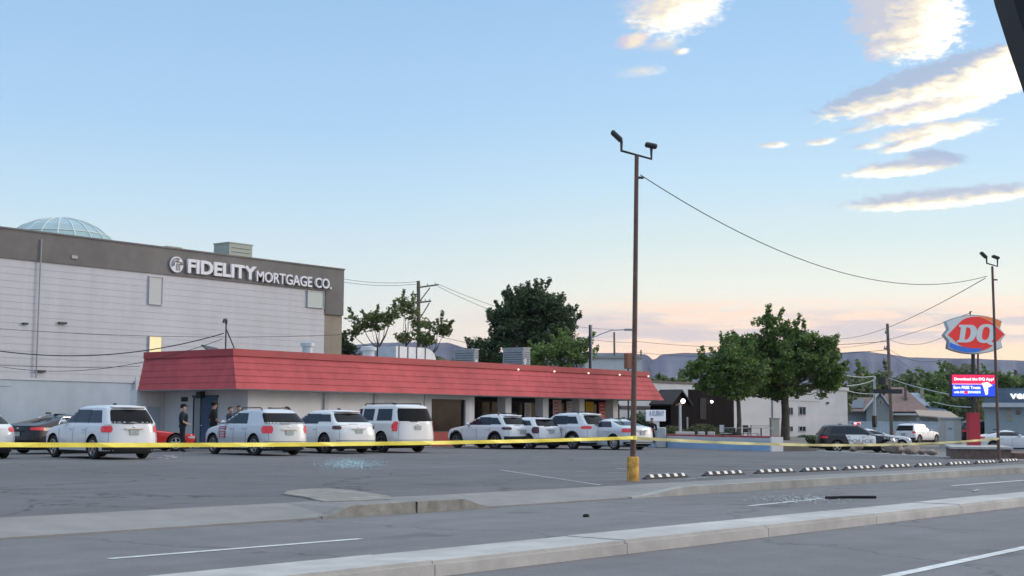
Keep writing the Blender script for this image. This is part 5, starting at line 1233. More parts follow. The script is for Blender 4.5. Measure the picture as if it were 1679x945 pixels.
# big boxy white suv
c = Car(5.13, 2.00, 1.93, 'suv', zcowl=1.20, zh=1.02, cowl=1.30, wst=.45, rear=rear_suv(2.565, 1.18, 1.83, .30), wr=.395, fo=.95, ro=1.18, tumble=.79, sill=.32)
r_ = make_car('white_full_size_suv', 'tallest boxy white wagon with square corners and red upright taillights', c, C_white2, [(.10, 1.05, .10, .60, 1.27, 1.74), (-.74, .0, -.74, .0, 1.27, 1.74), (-2.0, -.98, -1.94, -.98, 1.27, 1.74)], tail=(.66, 1.0, .86, 1.24), rwin=(-.72, .72, 1.25, 1.76), plate=1.0, rails='black', trimbar=None, pillars=False, seams=(-.90, .07, 1.15), rim=mat('dark_alloy_rim', (.16, .16, .17), .35, .7), rearclad=.10)
place(r_, c, RW(c), (624, 742.5), 80)
# white hatch with black arches
c = Car(4.46, 1.80, 1.60, 'hatch', zcowl=1.04, zh=.84, cowl=1.05, wst=.12, rear=[(.18, -2.1), (.30, -2.2), (.50, -2.23), (.75, -2.21), (.98, -2.15), (1.06, -2.06), (1.50, -1.60)], wr=.345, fo=.90, ro=.96, tumble=.71, sill=.28)
r_ = make_car('white_hatchback', 'white raised hatchback with black wheel arches parked by the shop window', c, C_white, [(-.04, .78, -.04, .30, 1.09, 1.45), (-.92, -.10, -.82, -.10, 1.09, 1.45), (-1.62, -.98, -1.25, -.90, 1.12, 1.42)], tail=(.40, 1.0, .88, 1.00), tailm=mat('smoked_taillight', (.08, .02, .03), .15), rwin=(-.72, .72, 1.12, 1.44), plate=.78, archtrim=True, rearclad=.30, clad=.36, rails='black', spoiler=True, seams=(-.94, -.07, .92), rim=mat('dark_alloy_rim', (.16, .16, .17), .35, .7))
place(r_, c, RW(c), (811, 736.5), 84)
# small white hybrid hatch
c = Car(4.06, 1.70, 1.46, 'hatch', zcowl=1.0, zh=.80, cowl=1.0, wst=.15, rear=[(.18, -1.9), (.30, -2.0), (.50, -2.03), (.75, -2.01), (.98, -1.96), (1.05, -1.88), (1.36, -1.55)], wr=.32, fo=.85, ro=.72, tumble=.69)
r_ = make_car('compact_hatchback', 'small white hatchback squeezed between two larger white vehicles', c, C_white, [(-.04, .78, -.04, .30, 1.05, 1.32), (-.85, -.10, -.80, -.10, 1.05, 1.32), (-1.45, -.92, -1.2, -.88, 1.08, 1.30)], tail=(.54, 1.0, .72, 1.02), tailm=mat('smoked_taillight', (.08, .02, .03), .15), rwin=(-.66, .66, 1.06, 1.34), plate=.80, spoiler=True, seams=(-.88, -.07, .85))
place(r_, c, RR(c), (908, 736.2), 82)
# white suv with black cladding
c = Car(4.58, 1.84, 1.68, 'suv', zcowl=1.08, zh=.88, cowl=1.12, wst=.22, rear=rear_suv(2.29, 1.05, 1.58, .50), wr=.355, fo=.90, ro=1.0, tumble=.72, sill=.28)
r_ = make_car('white_crossover', 'white crossover with pointed red taillights beneath the yellow poster', c, C_white, [(.0, .84, .0, .36, 1.13, 1.53), (-.88, -.06, -.80, -.06, 1.13, 1.53), (-1.60, -.94, -1.35, -.90, 1.17, 1.50)], tail=(.34, 1.0, .94, 1.06), rwin=(-.66, .66, 1.15, 1.54), plate=.98, clad=.38, rearclad=.28, archtrim=True, rails='black', spoiler=True, trimbar=None, seams=(-.90, -.03, .98))
place(r_, c, RW(c), (938, 737), 84)
# silver white sedan
c = Car(4.54, 1.82, 1.42, 'sedan', zcowl=.98, zh=.76, cowl=.85, wst=.0, rear=rear_sedan(2.27, 1.03, .50, 1.32, -.95), wr=.33, fo=.78, ro=1.0, tumble=.69, sill=.2)
r_ = make_car('silver_sedan', 'pale silver sedan with silver spoke wheels beside the tall light pole', c, C_silver, [(-.16, .62, -.16, .18, 1.02, 1.28), (-1.12, -.22, -.88, -.22, 1.02, 1.28)], tail=(.46, 1.0, .80, .96), rwin=(-.70, .70, 1.10, 1.29), plate=.76, seams=(-.95, -.19, .62), rim=M_rim, spokes=7)
place(r_, c, RR(c), (1051, 737.5), 79)
# partly visible white hatch at the left edge
c = Car(4.48, 1.79, 1.50, 'hatch', zcowl=1.02, zh=.82, cowl=1.0, wst=.15, rear=[(.18, -2.1), (.30, -2.2), (.50, -2.24), (.75, -2.22), (.98, -2.15), (1.06, -2.02), (1.40, -1.40)], wr=.33, fo=.90, ro=.95, tumble=.70)
r_ = make_car('white_hatchback', 'white hatchback cut off by the left edge of the picture', c, C_white2, [(-.04, .78, -.04, .30, 1.06, 1.35), (-.92, -.10, -.82, -.10, 1.06, 1.35)], tail=(.40, 1.0, .86, 1.0), rwin=(-.70, .70, 1.10, 1.36), plate=.8, seams=(-.94, -.07, .92))
place(r_, c, RR(c), (11, 751.5), 78)
# black sedan
c = Car(4.93, 1.85, 1.46, 'sedan', zcowl=.99, zh=.78, cowl=.95, wst=.15, rear=rear_sedan(2.465, 1.06, .42, 1.36, -.85), wr=.34, fo=.92, ro=1.05, tumble=.67, sill=.2)
r_ = make_car('black_sedan', 'glossy black sedan with bright window trim along the pale annex wall', c, C_black, [(-.10, .72, -.10, .30, 1.03, 1.31), (-1.15, -.16, -.85, -.16, 1.03, 1.30)], tail=(.36, 1.0, .86, .97), rwin=(-.70, .70, 1.14, 1.33), plate=.72, seams=(-.95, -.13, .75))
for sg in (1, -1):
    pts = [(x, sg*(c.sidey(x, z)+.012), z) for x, z in ((-1.28, 1.06), (-1.12, 1.20), (-.88, 1.325), (-.3, 1.345), (.3, 1.33), (.75, 1.02))]; MB().tube(pts, .018, 6).build('window_trim', M_chrome, r_)
place(r_, c, (-2.465, 0), (26, 745), 10)
# red sports car
c = Car(4.5, 1.84, 1.24, 'sedan', zcowl=.86, zh=.60, cowl=.45, wst=-.40, rear=rear_sedan(2.25, .95, .55, 1.14, -.9), wr=.33, fo=.95, ro=.95, tumble=.63, sill=.16, hoodbend=1.6)
r_ = make_car('red_sports_car', 'low red sports car nose partly hidden behind the white wagon', c, C_redcar, [(-.45, .25, -.45, -.15, .90, 1.10)], tail=(.42, 1.0, .70, .80), rwin=(-.6, .6, 1.0, 1.12), plate=.6, seams=(-.5, .5), headlight=(.45, .9, .52, .60))
place(r_, c, (2.2, .7), (306, 739), -22)
# police suv
c = Car(5.05, 2.00, 1.78, 'suv', zcowl=1.12, zh=.94, cowl=1.12, wst=.18, rear=rear_suv(2.525, 1.08, 1.68, .45), wr=.37, fo=.93, ro=1.05, tumble=.73, sill=.28)
r_ = make_car('police_suv', 'black and white police vehicle with red beacon lit, white doors', c, C_black, [(.02, .82, .02, .34, 1.18, 1.62), (-.90, -.04, -.88, -.04, 1.18, 1.62), (-1.90, -.98, -1.70, -.98, 1.18, 1.60)], tail=(.42, 1.0, .90, 1.04), rwin=(-.62, .62, 1.2, 1.62), plate=.86, seams=(), cat='police car', headlight=(.35, .95, .76, .90))
M_pw = paint('white_door_paint', (.84, .85, .86)); M_pol = mat('grey_police_lettering', (.30, .30, .33), .5)
for sg in (1, -1):
    for (a, b_) in ((-.93, -.02), (-.01, 1.0)):
        vs, fs = patch(lambda t, z, off: Vector((t, sg*c.sidey(t, z, off), z)), a+(.30 if a < -.5 else 0), b_, .42, 1.13, .012, 5, 5, .02, a, b_)
        if sg < 0: fs = [f[::-1] for f in fs]
        d_ = MB().add(vs, fs).build('door', M_pw, r_, smooth=30); MB().box((a+.12, sg*(c.w*.985+.01)-.015, .98), (a+.30, sg*(c.w*.985+.01)+.015, 1.01)).build('door_handle', M_plastic, d_)
    Mx = frame_M((-.78 if sg < 0 else .86, sg*(c.w+.018), .62), (-sg, 0, 0))
    text_mesh('lettering', 'POLICE', 1, .003, M_pol, off=.02, M=Mx, parent=r_, fit=(1.6, .22))
    text_mesh('lettering', '911', 1, .003, mat('white_lettering', (.6, .6, .62), .5), off=.02, M=frame_M((1.5 if sg < 0 else 2.0, sg*(c.w*.99+.02), .86), (-sg, 0, 0)), parent=r_, fit=(.5, .12))
lb = MB().box((-.12, -.62, 1.79), (.14, .62, 1.90)).build('light_bar', mat('clear_lightbar', (.3, .3, .33), .2), r_, bevel=.02)
MB().box((-.13, -.60, 1.80), (.15, -.10, 1.91)).build('beacon', mat('lit_red_beacon', (.9, .05, .05), .3, emit=(1, .12, .10), estr=7), lb); MB().box((-.13, .1, 1.80), (.15, .6, 1.91)).build('beacon', mat('blue_beacon', (.04, .08, .5), .3), lb)
MB().tube([(2.56, -.5, .35), (2.60, -.5, .9), (2.60, .5, .9), (2.56, .5, .35)], .035, 6).build('push_bumper', M_plastic, r_)
place(r_, c, (0, 0), 1403, 24-74, z=BZ+.0, at_dist=89)
# white vehicle beyond the police one
c = Car(4.9, 1.9, 1.50, 'sedan', zcowl=1.05, zh=.82, cowl=.8, wst=-.3, rear=rear_sedan(2.45, 1.08, .5, 1.40, -1.2), wr=.34, fo=.95, ro=1.0, tumble=.69, sill=.22)
r_ = make_car('white_patrol_sedan', 'white car with long hood half hidden behind the police vehicle', c, C_white, [(-.40, .4, -.40, -.1, 1.1, 1.35), (-1.3, -.46, -1.15, -.46, 1.1, 1.35)], tail=(.42, 1.0, .8, .95), rwin=(-.6, .6, 1.15, 1.36), plate=.8, seams=(-1.3, -.43, .45))
place(r_, c, (0, 0), 1436, 24-70, z=BZ, at_dist=97)
# white suv further right
c = Car(5.0, 2.0, 1.80, 'suv', zcowl=1.15, zh=.96, cowl=1.2, wst=.25, rear=rear_suv(2.5, 1.10, 1.70, .38), wr=.40, fo=.93, ro=1.05, tumble=.75, sill=.34)
r_ = make_car('white_suv', 'white wagon parked with its rear to us before the pale blue fence', c, C_white, [(.02, .86, .02, .40, 1.2, 1.62), (-.90, -.04, -.88, -.04, 1.2, 1.62), (-1.9, -.98, -1.75, -.98, 1.2, 1.6)], tail=(.50, 1.0, .98, 1.12), rwin=(-.66, .66, 1.18, 1.62), plate=.86, seams=(-.92, -.01, 1.0), rearclad=.24, rim=mat('dark_alloy_rim', (.16, .16, .17), .35, .7))
place(r_, c, (0, 0), 1504, -6, z=BZ+.05, at_dist=121)
# right white sedan
c = Car(4.7, 1.83, 1.44, 'sedan', zcowl=1.0, zh=.78, cowl=.95, wst=.15, rear=rear_sedan(2.35, 1.06, .45, 1.34, -.85), wr=.335, fo=.90, ro=1.0, tumble=.69, sill=.22)
r_ = make_car('white_sedan', 'white sedan running off the right edge behind the thin pole', c, C_white, [(-.10, .72, -.10, .32, 1.04, 1.30), (-1.15, -.16, -.80, -.16, 1.04, 1.30)], tail=(.42, 1.0, .86, .98), rwin=(-.70, .70, 1.12, 1.32), plate=.78, seams=(-.95, -.13, .75), rim=mat('dark_alloy_rim', (.16, .16, .17), .35, .7))
place(r_, c, (0, 0), 1656, 21-78, z=BZ+.02, at_dist=94)
# dark suv behind the sign column
c = Car(4.8, 1.9, 1.75, 'suv', zcowl=1.12, zh=.94, cowl=1.12, wst=.18, rear=rear_suv(2.4, 1.08, 1.65, .45), wr=.37, fo=.93, ro=1.05, tumble=.75, sill=.28)
r_ = make_car('black_suv', 'black wagon seen between the red column and the white sedan roof', c, C_black, [(.02, .82, .02, .34, 1.18, 1.60), (-.90, -.04, -.88, -.04, 1.18, 1.60), (-1.85, -.98, -1.65, -.98, 1.18, 1.58)], tail=(.42, 1.0, .90, 1.04), rwin=(-.62, .62, 1.2, 1.6), plate=.86, seams=())
place(r_, c, (0, 0), 1620, 21-70, z=BZ+.35, at_dist=108)

# ------------------------------------------------------------------ poles, wires, tape, stops
def light_pole(name, label, base, top, arm_l, arm_r, head_l, head_r, dist, r_=.055, base_block=True, rr_top=None):
    t_ = thing(name, label, 'light pole', base, 'twin headed light poles on the lot edge'); b0 = Vector(base); tp = AT(*top, dist)
    zb_ = .52 if base_block else .02
    MB().tube([b0+Vector((0, 0, zb_)), b0+(tp-b0)*.5, tp], [r_*1.15, r_, r_*.85], 10).build('pole', M_rust, t_, smooth=True)
    A, B_ = AT(*arm_l, dist), AT(*arm_r, dist); up_l, up_r = AT(*head_l[0], dist), AT(*(rr_top or head_r[0]), dist)
    MB().tube([up_l, A, B_, up_r], r_*.62, 8).build('crossarm', M_blackmetal, t_)
    for (h0, h1) in (head_l, head_r):
        p0, p1 = AT(*h0, dist), AT(*h1, dist); d = (p1-p0); c_ = p0+d*.5; q = d.to_track_quat('X', 'Z').to_matrix()
        hd = MB(); hd.cbox(c_, (d.length*1.05, .20, .10), rot=q); hd.build('lamp_head', M_blackmetal, t_, bevel=.03)
    if base_block:
        bb = MB(); n = 14
        bb.tube([b0+Vector((0, 0, -.1)), b0+Vector((0, 0, .30)), b0+Vector((0, 0, .50)), b0+Vector((0, 0, .53))], [.135, .132, .13, .115], 18)
        bb.build('concrete_base', M_yel, t_, smooth=50)
    MB().tube([(b0+(tp-b0)*.93)+rightH*.05, (b0+(tp-b0)*.93)+rightH*.16], .03, 6).build('cable_bracket', M_blackmetal, t_)
    return tp, b0
bA = G(1038, 789, ZL); dA = bA.dot(fwdH)
tA, _ = light_pole('light_pole', 'tall rusty light pole on a chipped yellow base in mid picture', bA, (1044, 255), (1019, 247.5), (1068, 261), ((1019, 231), (1003, 216)), ((1077, 241), (1058, 237)), dA, rr_top=(1068, 243))
# right head lies crosswise
bB = G(1638, 755.5, ZL); dB = bB.dot(fwdH)
tB, _ = light_pole('light_pole', 'thinner light pole at the right edge in front of the lens shaped sign', bB, (1627, 437), (1618, 432), (1635.5, 437), ((1617.5, 423), (1608, 414)), ((1638, 424), (1627, 420)), dB, rr_top=(1635.5, 426), r_=.05, base_block=False)
hd = MB(); c_ = AT(1067, 239.5, dA); hd.cbox(c_, (.22, .34, .10), AZ0-math.pi/2); 
def catenary(p0, p1, sag, n=24): return [p0+(p1-p0)*(i/n)-Vector((0, 0, sag*4*(i/n)*(1-i/n))) for i in range(n+1)]
def wire(p0, p1, sag, label, r_=.012, m=M_wire, name='overhead_wire', group=None):
    return tag(MB().tube(catenary(p0, p1, sag), r_, 5).build(name, m, smooth=True), label, 'wire', group)
pA, pB = AT(1050, 287, dA), AT(1618, 453, dB)
wire(pA, pB, 1.12, 'long sagging wire between the tall pole and the right pole', .011)
# utility poles
def upole(u, vt, dist, label, r_=.13, arms=(), z0=BZ, lean=0, m=M_wood, extra=None):
    a = LOC(u+lean, dist, z0); tp = AT(u, vt, dist); t_ = thing('utility_pole', label, 'utility pole', tuple(a))
    MB().tube([a, tp], [r_, r_*.72], 10).build('pole', m, t_, smooth=True)
    for (v, du0, du1, dv) in arms:
        p0, p1 = AT(u+du0, v, dist), AT(u+du1, v+dv, dist); MB().tube([p0, p1], .07, 4).build('crossarm', m, t_)
        n_ = 3; ins_ = MB()
        for i in range(n_): q = p0+(p1-p0)*(.15+.7*i/(n_-1)); ins_.tube([q, q+Vector((0, 0, .22))], .05, 6)
        ins_.build('insulator', M_galv, t_)
    return t_, a, tp
D1 = 118.0
t_, a, tp = upole(686, 461, D1, 'wooden utility pole with two crossarms above the red roof', .21, ((472, -3, 33, -5), (496, 2, 21, -2)), lean=2)
MB().tube([AT(687, 496, D1), AT(705, 472, D1)], .05, 4).build('brace', M_wood, t_); MB().tube([AT(689, 522, D1), AT(704, 497, D1)], .05, 4).build('brace', M_wood, t_)
t2, a2, tp2 = upole(967, 533, 105, 'dark pole carrying a long curved street lamp arm', .11, lean=1, m=M_blackmetal)
MB().tube([AT(968, 556, 105), AT(985, 548, 105), AT(1003, 541.5, 105), AT(1033, 540.5, 105)], .05, 6).build('lamp_arm', M_galv, t2); MB().cbox(AT(1033, 541, 105), (.9, .3, .15), AZ0-math.pi/2).build('lamp_head', M_grey, t2)
MB().tube([AT(970, 533, 105), LOC(971, 105, -.4)], .05, 6).build('conduit', M_galv, t2)
upole(1007, 545, 170, 'thin distant utility pole just left of the brown box', .16, lean=2)
upole(1051, 574, 170, 'short distant utility pole against the hills right of the pole', .13)
D3 = 112.0
t3, a3, tp3 = upole(1455, 531, D3, 'leaning utility pole in front of the red shingled house', .16, ((546, -4, 2, 0), (572, -6, 3, 0)), lean=7)
t4, a4, tp4 = upole(1434, 617, 110, 'short pale pole with a transformer left of the leaning pole', .13, lean=-1, m=M_galv)
MB().tube([AT(1447, 631, 110), AT(1447, 620, 110)], .38, 12).build('transformer', M_blackmetal, t4, smooth=40)
MB().cbox(AT(1434, 689, 109.7), (.35, .3, .7), 0).build('control_box', M_blackmetal, t4); MB().cbox(AT(1434, 697, 109.7), (.25, .3, .4), 0).build('control_box', M_blackmetal, t4)
MB().cbox(AT(1455, 642, 108), (2.3, .2, .35), AZ0-math.pi/2).build('street_name_sign', M_blackmetal, t3)
# brown box sign hanging behind the tall pole
cb = AT(1030, 592, 92); t_ = thing('box_sign', 'small brown box sign on a post behind the tall pole', 'sign', (cb.x, cb.y, BZ))
MB().cbox(cb, (.42, .42, 1.05), AZ0-math.pi/2+.5).build('sign_box', mat('brown_sign_face', (.22, .10, .06), .6), t_, bevel=.02); MB().tube([(cb.x, cb.y, BZ), (cb.x, cb.y, cb.z)], .06, 6).build('post', M_blackmetal, t_)
# wires
g1 = 'power lines across the background'
wire(AT(1616, 456, dB), AT(1376, 556, D3), .5, 'wire dropping left from the right pole toward the big tree', .014, group=None)
wire(AT(1592, 513, Dq), AT(1372, 571, D3), .3, 'wire running left from the top of the lens sign', .012)
for i, (u0, v0, u1, v1, sg, lb) in enumerate(((560, 457, 684, 462, .8, 'upper wire between the office corner and the utility pole'), (560, 462, 684, 466, .8, 'lower wire between the office corner and the utility pole'))):
    wire(AT(u0, v0, 125), AT(u1, v1, D1), sg*.3, lb, .018)
for i, (u0, v0, u1, v1, lb) in enumerate(((718, 466, 1036, 540, 'upper power line sloping right past the dark pine'), (718, 470, 1036, 562, 'lower power line sloping right past the dark pine'), (720, 552, 880, 575, 'low wire passing in front of the dark pine'))):
    wire(AT(u0, v0, D1), AT(u1, v1, 165), 1.2 if i < 2 else .3, lb, .020)
for (u0, v0, d0_, u1, v1, d1_, lb) in ((1044, 560, 165, 1455, 560, D3, 'highest level power line above the two leafy trees'), (1044, 578, 165, 1455, 574, D3, 'lowest level power line just above the hills')):
    wire(AT(u0, v0, d0_), AT(u1, v1, d1_), .6, lb, .022)
for (u0, v0, u1, v1, d1_, lb) in ((1457, 556, 1548, 552, 90, 'level wire ending at the left tip of the lens sign'), (1457, 572, 1548, 590, 90, 'wire sloping down right from the leaning pole to the sign'), (1457, 578, 1596, 640, 75, 'service line sloping down from the leaning pole to the screen')):
    wire(AT(u0, v0, D3), AT(u1, v1, d1_), .5, lb, .015)
for (u0, v0, d0_, u1, v1, d1_, lb) in ((1388, 616, 100, 1434, 617, 110, 'pale thick cable between the big tree and the short pale pole'), (1457, 620, D3, 1562, 648, 80, 'pale thick cable from the leaning pole to the message screen'), (1530, 659, 120, 1592, 668, 85, 'pale cable low behind the message screen'), (1386, 640, 100, 1434, 646, 110, 'lower pale cable left of the short pale pole'), (1388, 633, 100, 1434, 623, 110, 'pale cable rising from the big tree to the short pole')):
    wire(AT(u0, v0, d0_), AT(u1, v1, d1_), .1, lb, .03, m=M_galv, name='overhead_cable')
mh = Vector((bx-.2, 51.3, onY(368, 547, 51.4).z))
wire(AT(-60, 566, 62), mh, .75, 'drooping service cable reaching the roof mast from the left', .025)
wire(AT(-60, 535, 66), AT(560, 549, 78), .3, 'upper thin wire crossing the white office siding', .012)
wire(AT(-60, 588, 64), AT(365, 556, 54), .9, 'lower thin wire curving across the office siding', .012)
wire(AT(-60, 596, 66), AT(230, 601, 66), .1, 'lowest thin wire over the pale annex roof', .012)
# barrier tape
def tape(p0, p1, sag, w, label, n=60, tw=.0, m=None):
    vs = []; fs = []; pts = catenary(p0, p1, sag, n); rnd = random.Random(3)
    side = (p1-p0).cross(Vector((0, 0, 1))).normalized()
    for i, p_ in enumerate(pts):
        a = .18*math.sin(i*.9)+.12*math.sin(i*2.3)+tw; d = Vector((0, 0, math.cos(a)))+side*math.sin(a); e = .015*math.sin(i*.55)
        for o_ in (.001, -.001):
            vs += [p_+d*w/2+side*(e+o_), p_-d*w/2+side*(e+o_)]
    for i in range(n):
        o_ = i*4; fs += [(o_, o_+1, o_+5, o_+4), (o_+3, o_+2, o_+6, o_+7), (o_, o_+4, o_+6, o_+2), (o_+1, o_+3, o_+7, o_+5)]
    fs += [(0, 2, 3, 1), (n*4, n*4+1, n*4+3, n*4+2)]
    return tag(MB().add(vs, fs).build('barrier_tape', m or M_tape), label, 'tape')
e0 = AT(1037, 718, dA); e0 -= fwdH*.07; e_l = AT(0, 725.5, 19.5); ext = e_l+(e_l-e0)*.25; ext.z = e_l.z+.03
tape(ext, e0+Vector((0, 0, 0)), .085, .069, 'bright yellow barrier tape stretched left from the tall pole')
e2 = AT(1039, 718.5, dA)+rightH*.04; e3 = AT(1638, 719.5, dB)
tape(e2, e3, .19, .072, 'paler slack yellow tape between the tall pole and right pole', tw=.35, m=mat('paler_barrier_tape', (.72, .68, .34), .45, var=.2, vscale=.25))
kn = MB(); kn.tube([e0+Vector((0, 0, .05)), e0+Vector((0, 0, -.05))], .09, 8)
bb = MB(); ct = AT(1038.5, 718.5, dA); bb.tube([ct+Vector((0, 0, .05)), ct+Vector((0, 0, -.04))], .075, 10)
tl_ = MB().add([ct-fwdH*.1+rightH*.02+Vector((0, 0, .03)), ct-fwdH*.1+rightH*.07+Vector((0, 0, .02)), ct-fwdH*.11+rightH*.09+Vector((0, 0, -.22)), ct-fwdH*.11+rightH*.05+Vector((0, 0, -.24))], [(0, 1, 2, 3)])
tag(bb.build('tape_knot', M_tape), 'knot of yellow tape wrapped around the tall pole', 'tape')
# parking stops
M_stopb = mat('black_rubber', (.03, .03, .032), .75, var=.2); M_stopw = mat('white_reflective_paint', (.66, .66, .64), .6, var=.15, vscale=8)
def make_stop():
    bb = MB(); Ls, Ws, Hs = 1.78, .15, .10; n = 11
    xs = [-Ls/2]; ws_ = [.17, .14, .19, .14, .19, .14, .19, .14, .19, .12, .17]; ws_ = [w*Ls/sum(ws_) for w in ws_]
    for w in ws_: xs.append(xs[-1]+w)
    prof_ = [(-Ws/2, 0), (-Ws/2+.006, Hs*.35), (-Ws/2+.045, Hs), (Ws/2-.045, Hs), (Ws/2-.015, Hs*.6), (Ws/2, 0)]
    for i, x in enumerate(xs):
        kx_ = 1.0 if 0 < i < n else .0
        for (y, z) in prof_: bb.v.append(Vector((x+(.0 if kx_ else (.0)), y, z*(1 if kx_ else .25))))
    for i in range(n):
        for j in range(5):
            m_ = 1 if (i % 2 == 1 and 0 < j < 4) else 0; bb.f.append((i*6+j, (i+1)*6+j, (i+1)*6+j+1, i*6+j+1)); bb.m.append(m_)
    bb.f.append(tuple(range(6))); bb.m.append(0); bb.f.append(tuple(n*6+i for i in range(5, -1, -1))); bb.m.append(0)
    return bb
stop_px = [(1092, 784.5), (1187, 779.5), (1271, 776), (1344, 773), (1410, 770.3), (1469, 767.6), (1523, 765.2), (1572, 762.8), (1615, 760.5), (1654, 758)]
ordn = ['first and largest striped parking stop, just right of the yellow base', 'second striped parking stop from the yellow based pole', 'third striped parking stop from the yellow based pole', 'fourth striped parking stop from the yellow based pole', 'fifth striped parking stop from the yellow based pole', 'sixth striped parking stop, left of the brick planter', 'seventh striped parking stop, below the planter left end', 'eighth striped parking stop, below the planter middle', 'ninth striped parking stop, just left of the right pole', 'tenth striped parking stop, just right of the right pole']
so_ = None; sp_list = [G(u, v, ZL) for u, v in stop_px]
for i, p_ in enumerate(sp_list):
    if so_ is None: so_ = make_stop().build('parking_stop', [M_stopb, M_stopw]); o = so_
    else: o = so_.copy(); COL.objects.link(o)
    tag(o, ordn[i], 'parking stop', 'striped parking stops along the lot edge'); o.location = (p_.x, p_.y, ZL+.004)
    q = sp_list[min(i+1, 9)]-sp_list[max(i-1, 0)]; o.rotation_euler.z = math.atan2(q.y, q.x)
# debris
a, b_ = G(1354, 819, 0), G(1436, 818, 0)
tag(MB().tube([a+Vector((0, 0, .03)), (a+b_)/2+Vector((.0, .05, .035)), b_+Vector((0, 0, .03))], .03, 6).build('rubber_strip', M_black), 'long black rubber strip lying in the far lane', 'debris')
p_ = G(695, 842, 0); struct(MB().box((p_.x-.006, kerbY(p_.x)-.038, 0), (p_.x+.006, kerbY(p_.x)+.20, .176)).build('kerb_joint', M_dark))
p_ = G(961, 848, 0); rk = MB().sphere((p_.x, p_.y, .02), (.06, .05, .03), 8, 5); tag(rk.build('debris_lump', M_black, smooth=True), 'small dark lump on the street in mid picture', 'debris')
a = G(1600, 806, 0); tag(MB().cbox((a.x, a.y, .02), (.7, .05, .02), .2).build('broken_trim', M_grey), 'thin pale broken strip beyond the median on the right', 'debris')
def shards(name, u0, u1, v0, v1, z, n, m, label, s_=.03):
    rnd = random.Random(5); bb = MB()
    for i in range(n):
        gx = max(-1, min(1, rnd.gauss(0, .42))); gy = max(-1, min(1, rnd.gauss(0, .45))); p_ = G((u0+u1)/2+gx*(u1-u0)/2, (v0+v1)/2+gy*(v1-v0)/2, z)
        a = rnd.random()*6.28; q = s_*(.5+rnd.random()); bb.add([(p_.x+q*math.cos(a+k*2.1), p_.y+q*math.sin(a+k*2.1), z+.006+.006*rnd.random()*k) for k in range(3)], [(0, 1, 2)])
    o = bb.build(name, m); o['kind'] = 'stuff'; o['label'] = label; return o
M_shard = mat('broken_glass', (.42, .62, .66), .2)
shards('broken_glass', 515, 635, 751, 770, ZL, 5000, M_shard, 'pale glass fragments scattered on the lot', .013)
shards('broken_glass', 1220, 1400, 812, 826, 0, 650, mat('pale_shard', (.34, .37, .37), .4), 'pale glass fragments scattered across the far lane', .022)
shards('paper_scraps', 262, 298, 745, 755, ZL, 26, M_white, 'white scraps on the lot near the officer', .07)

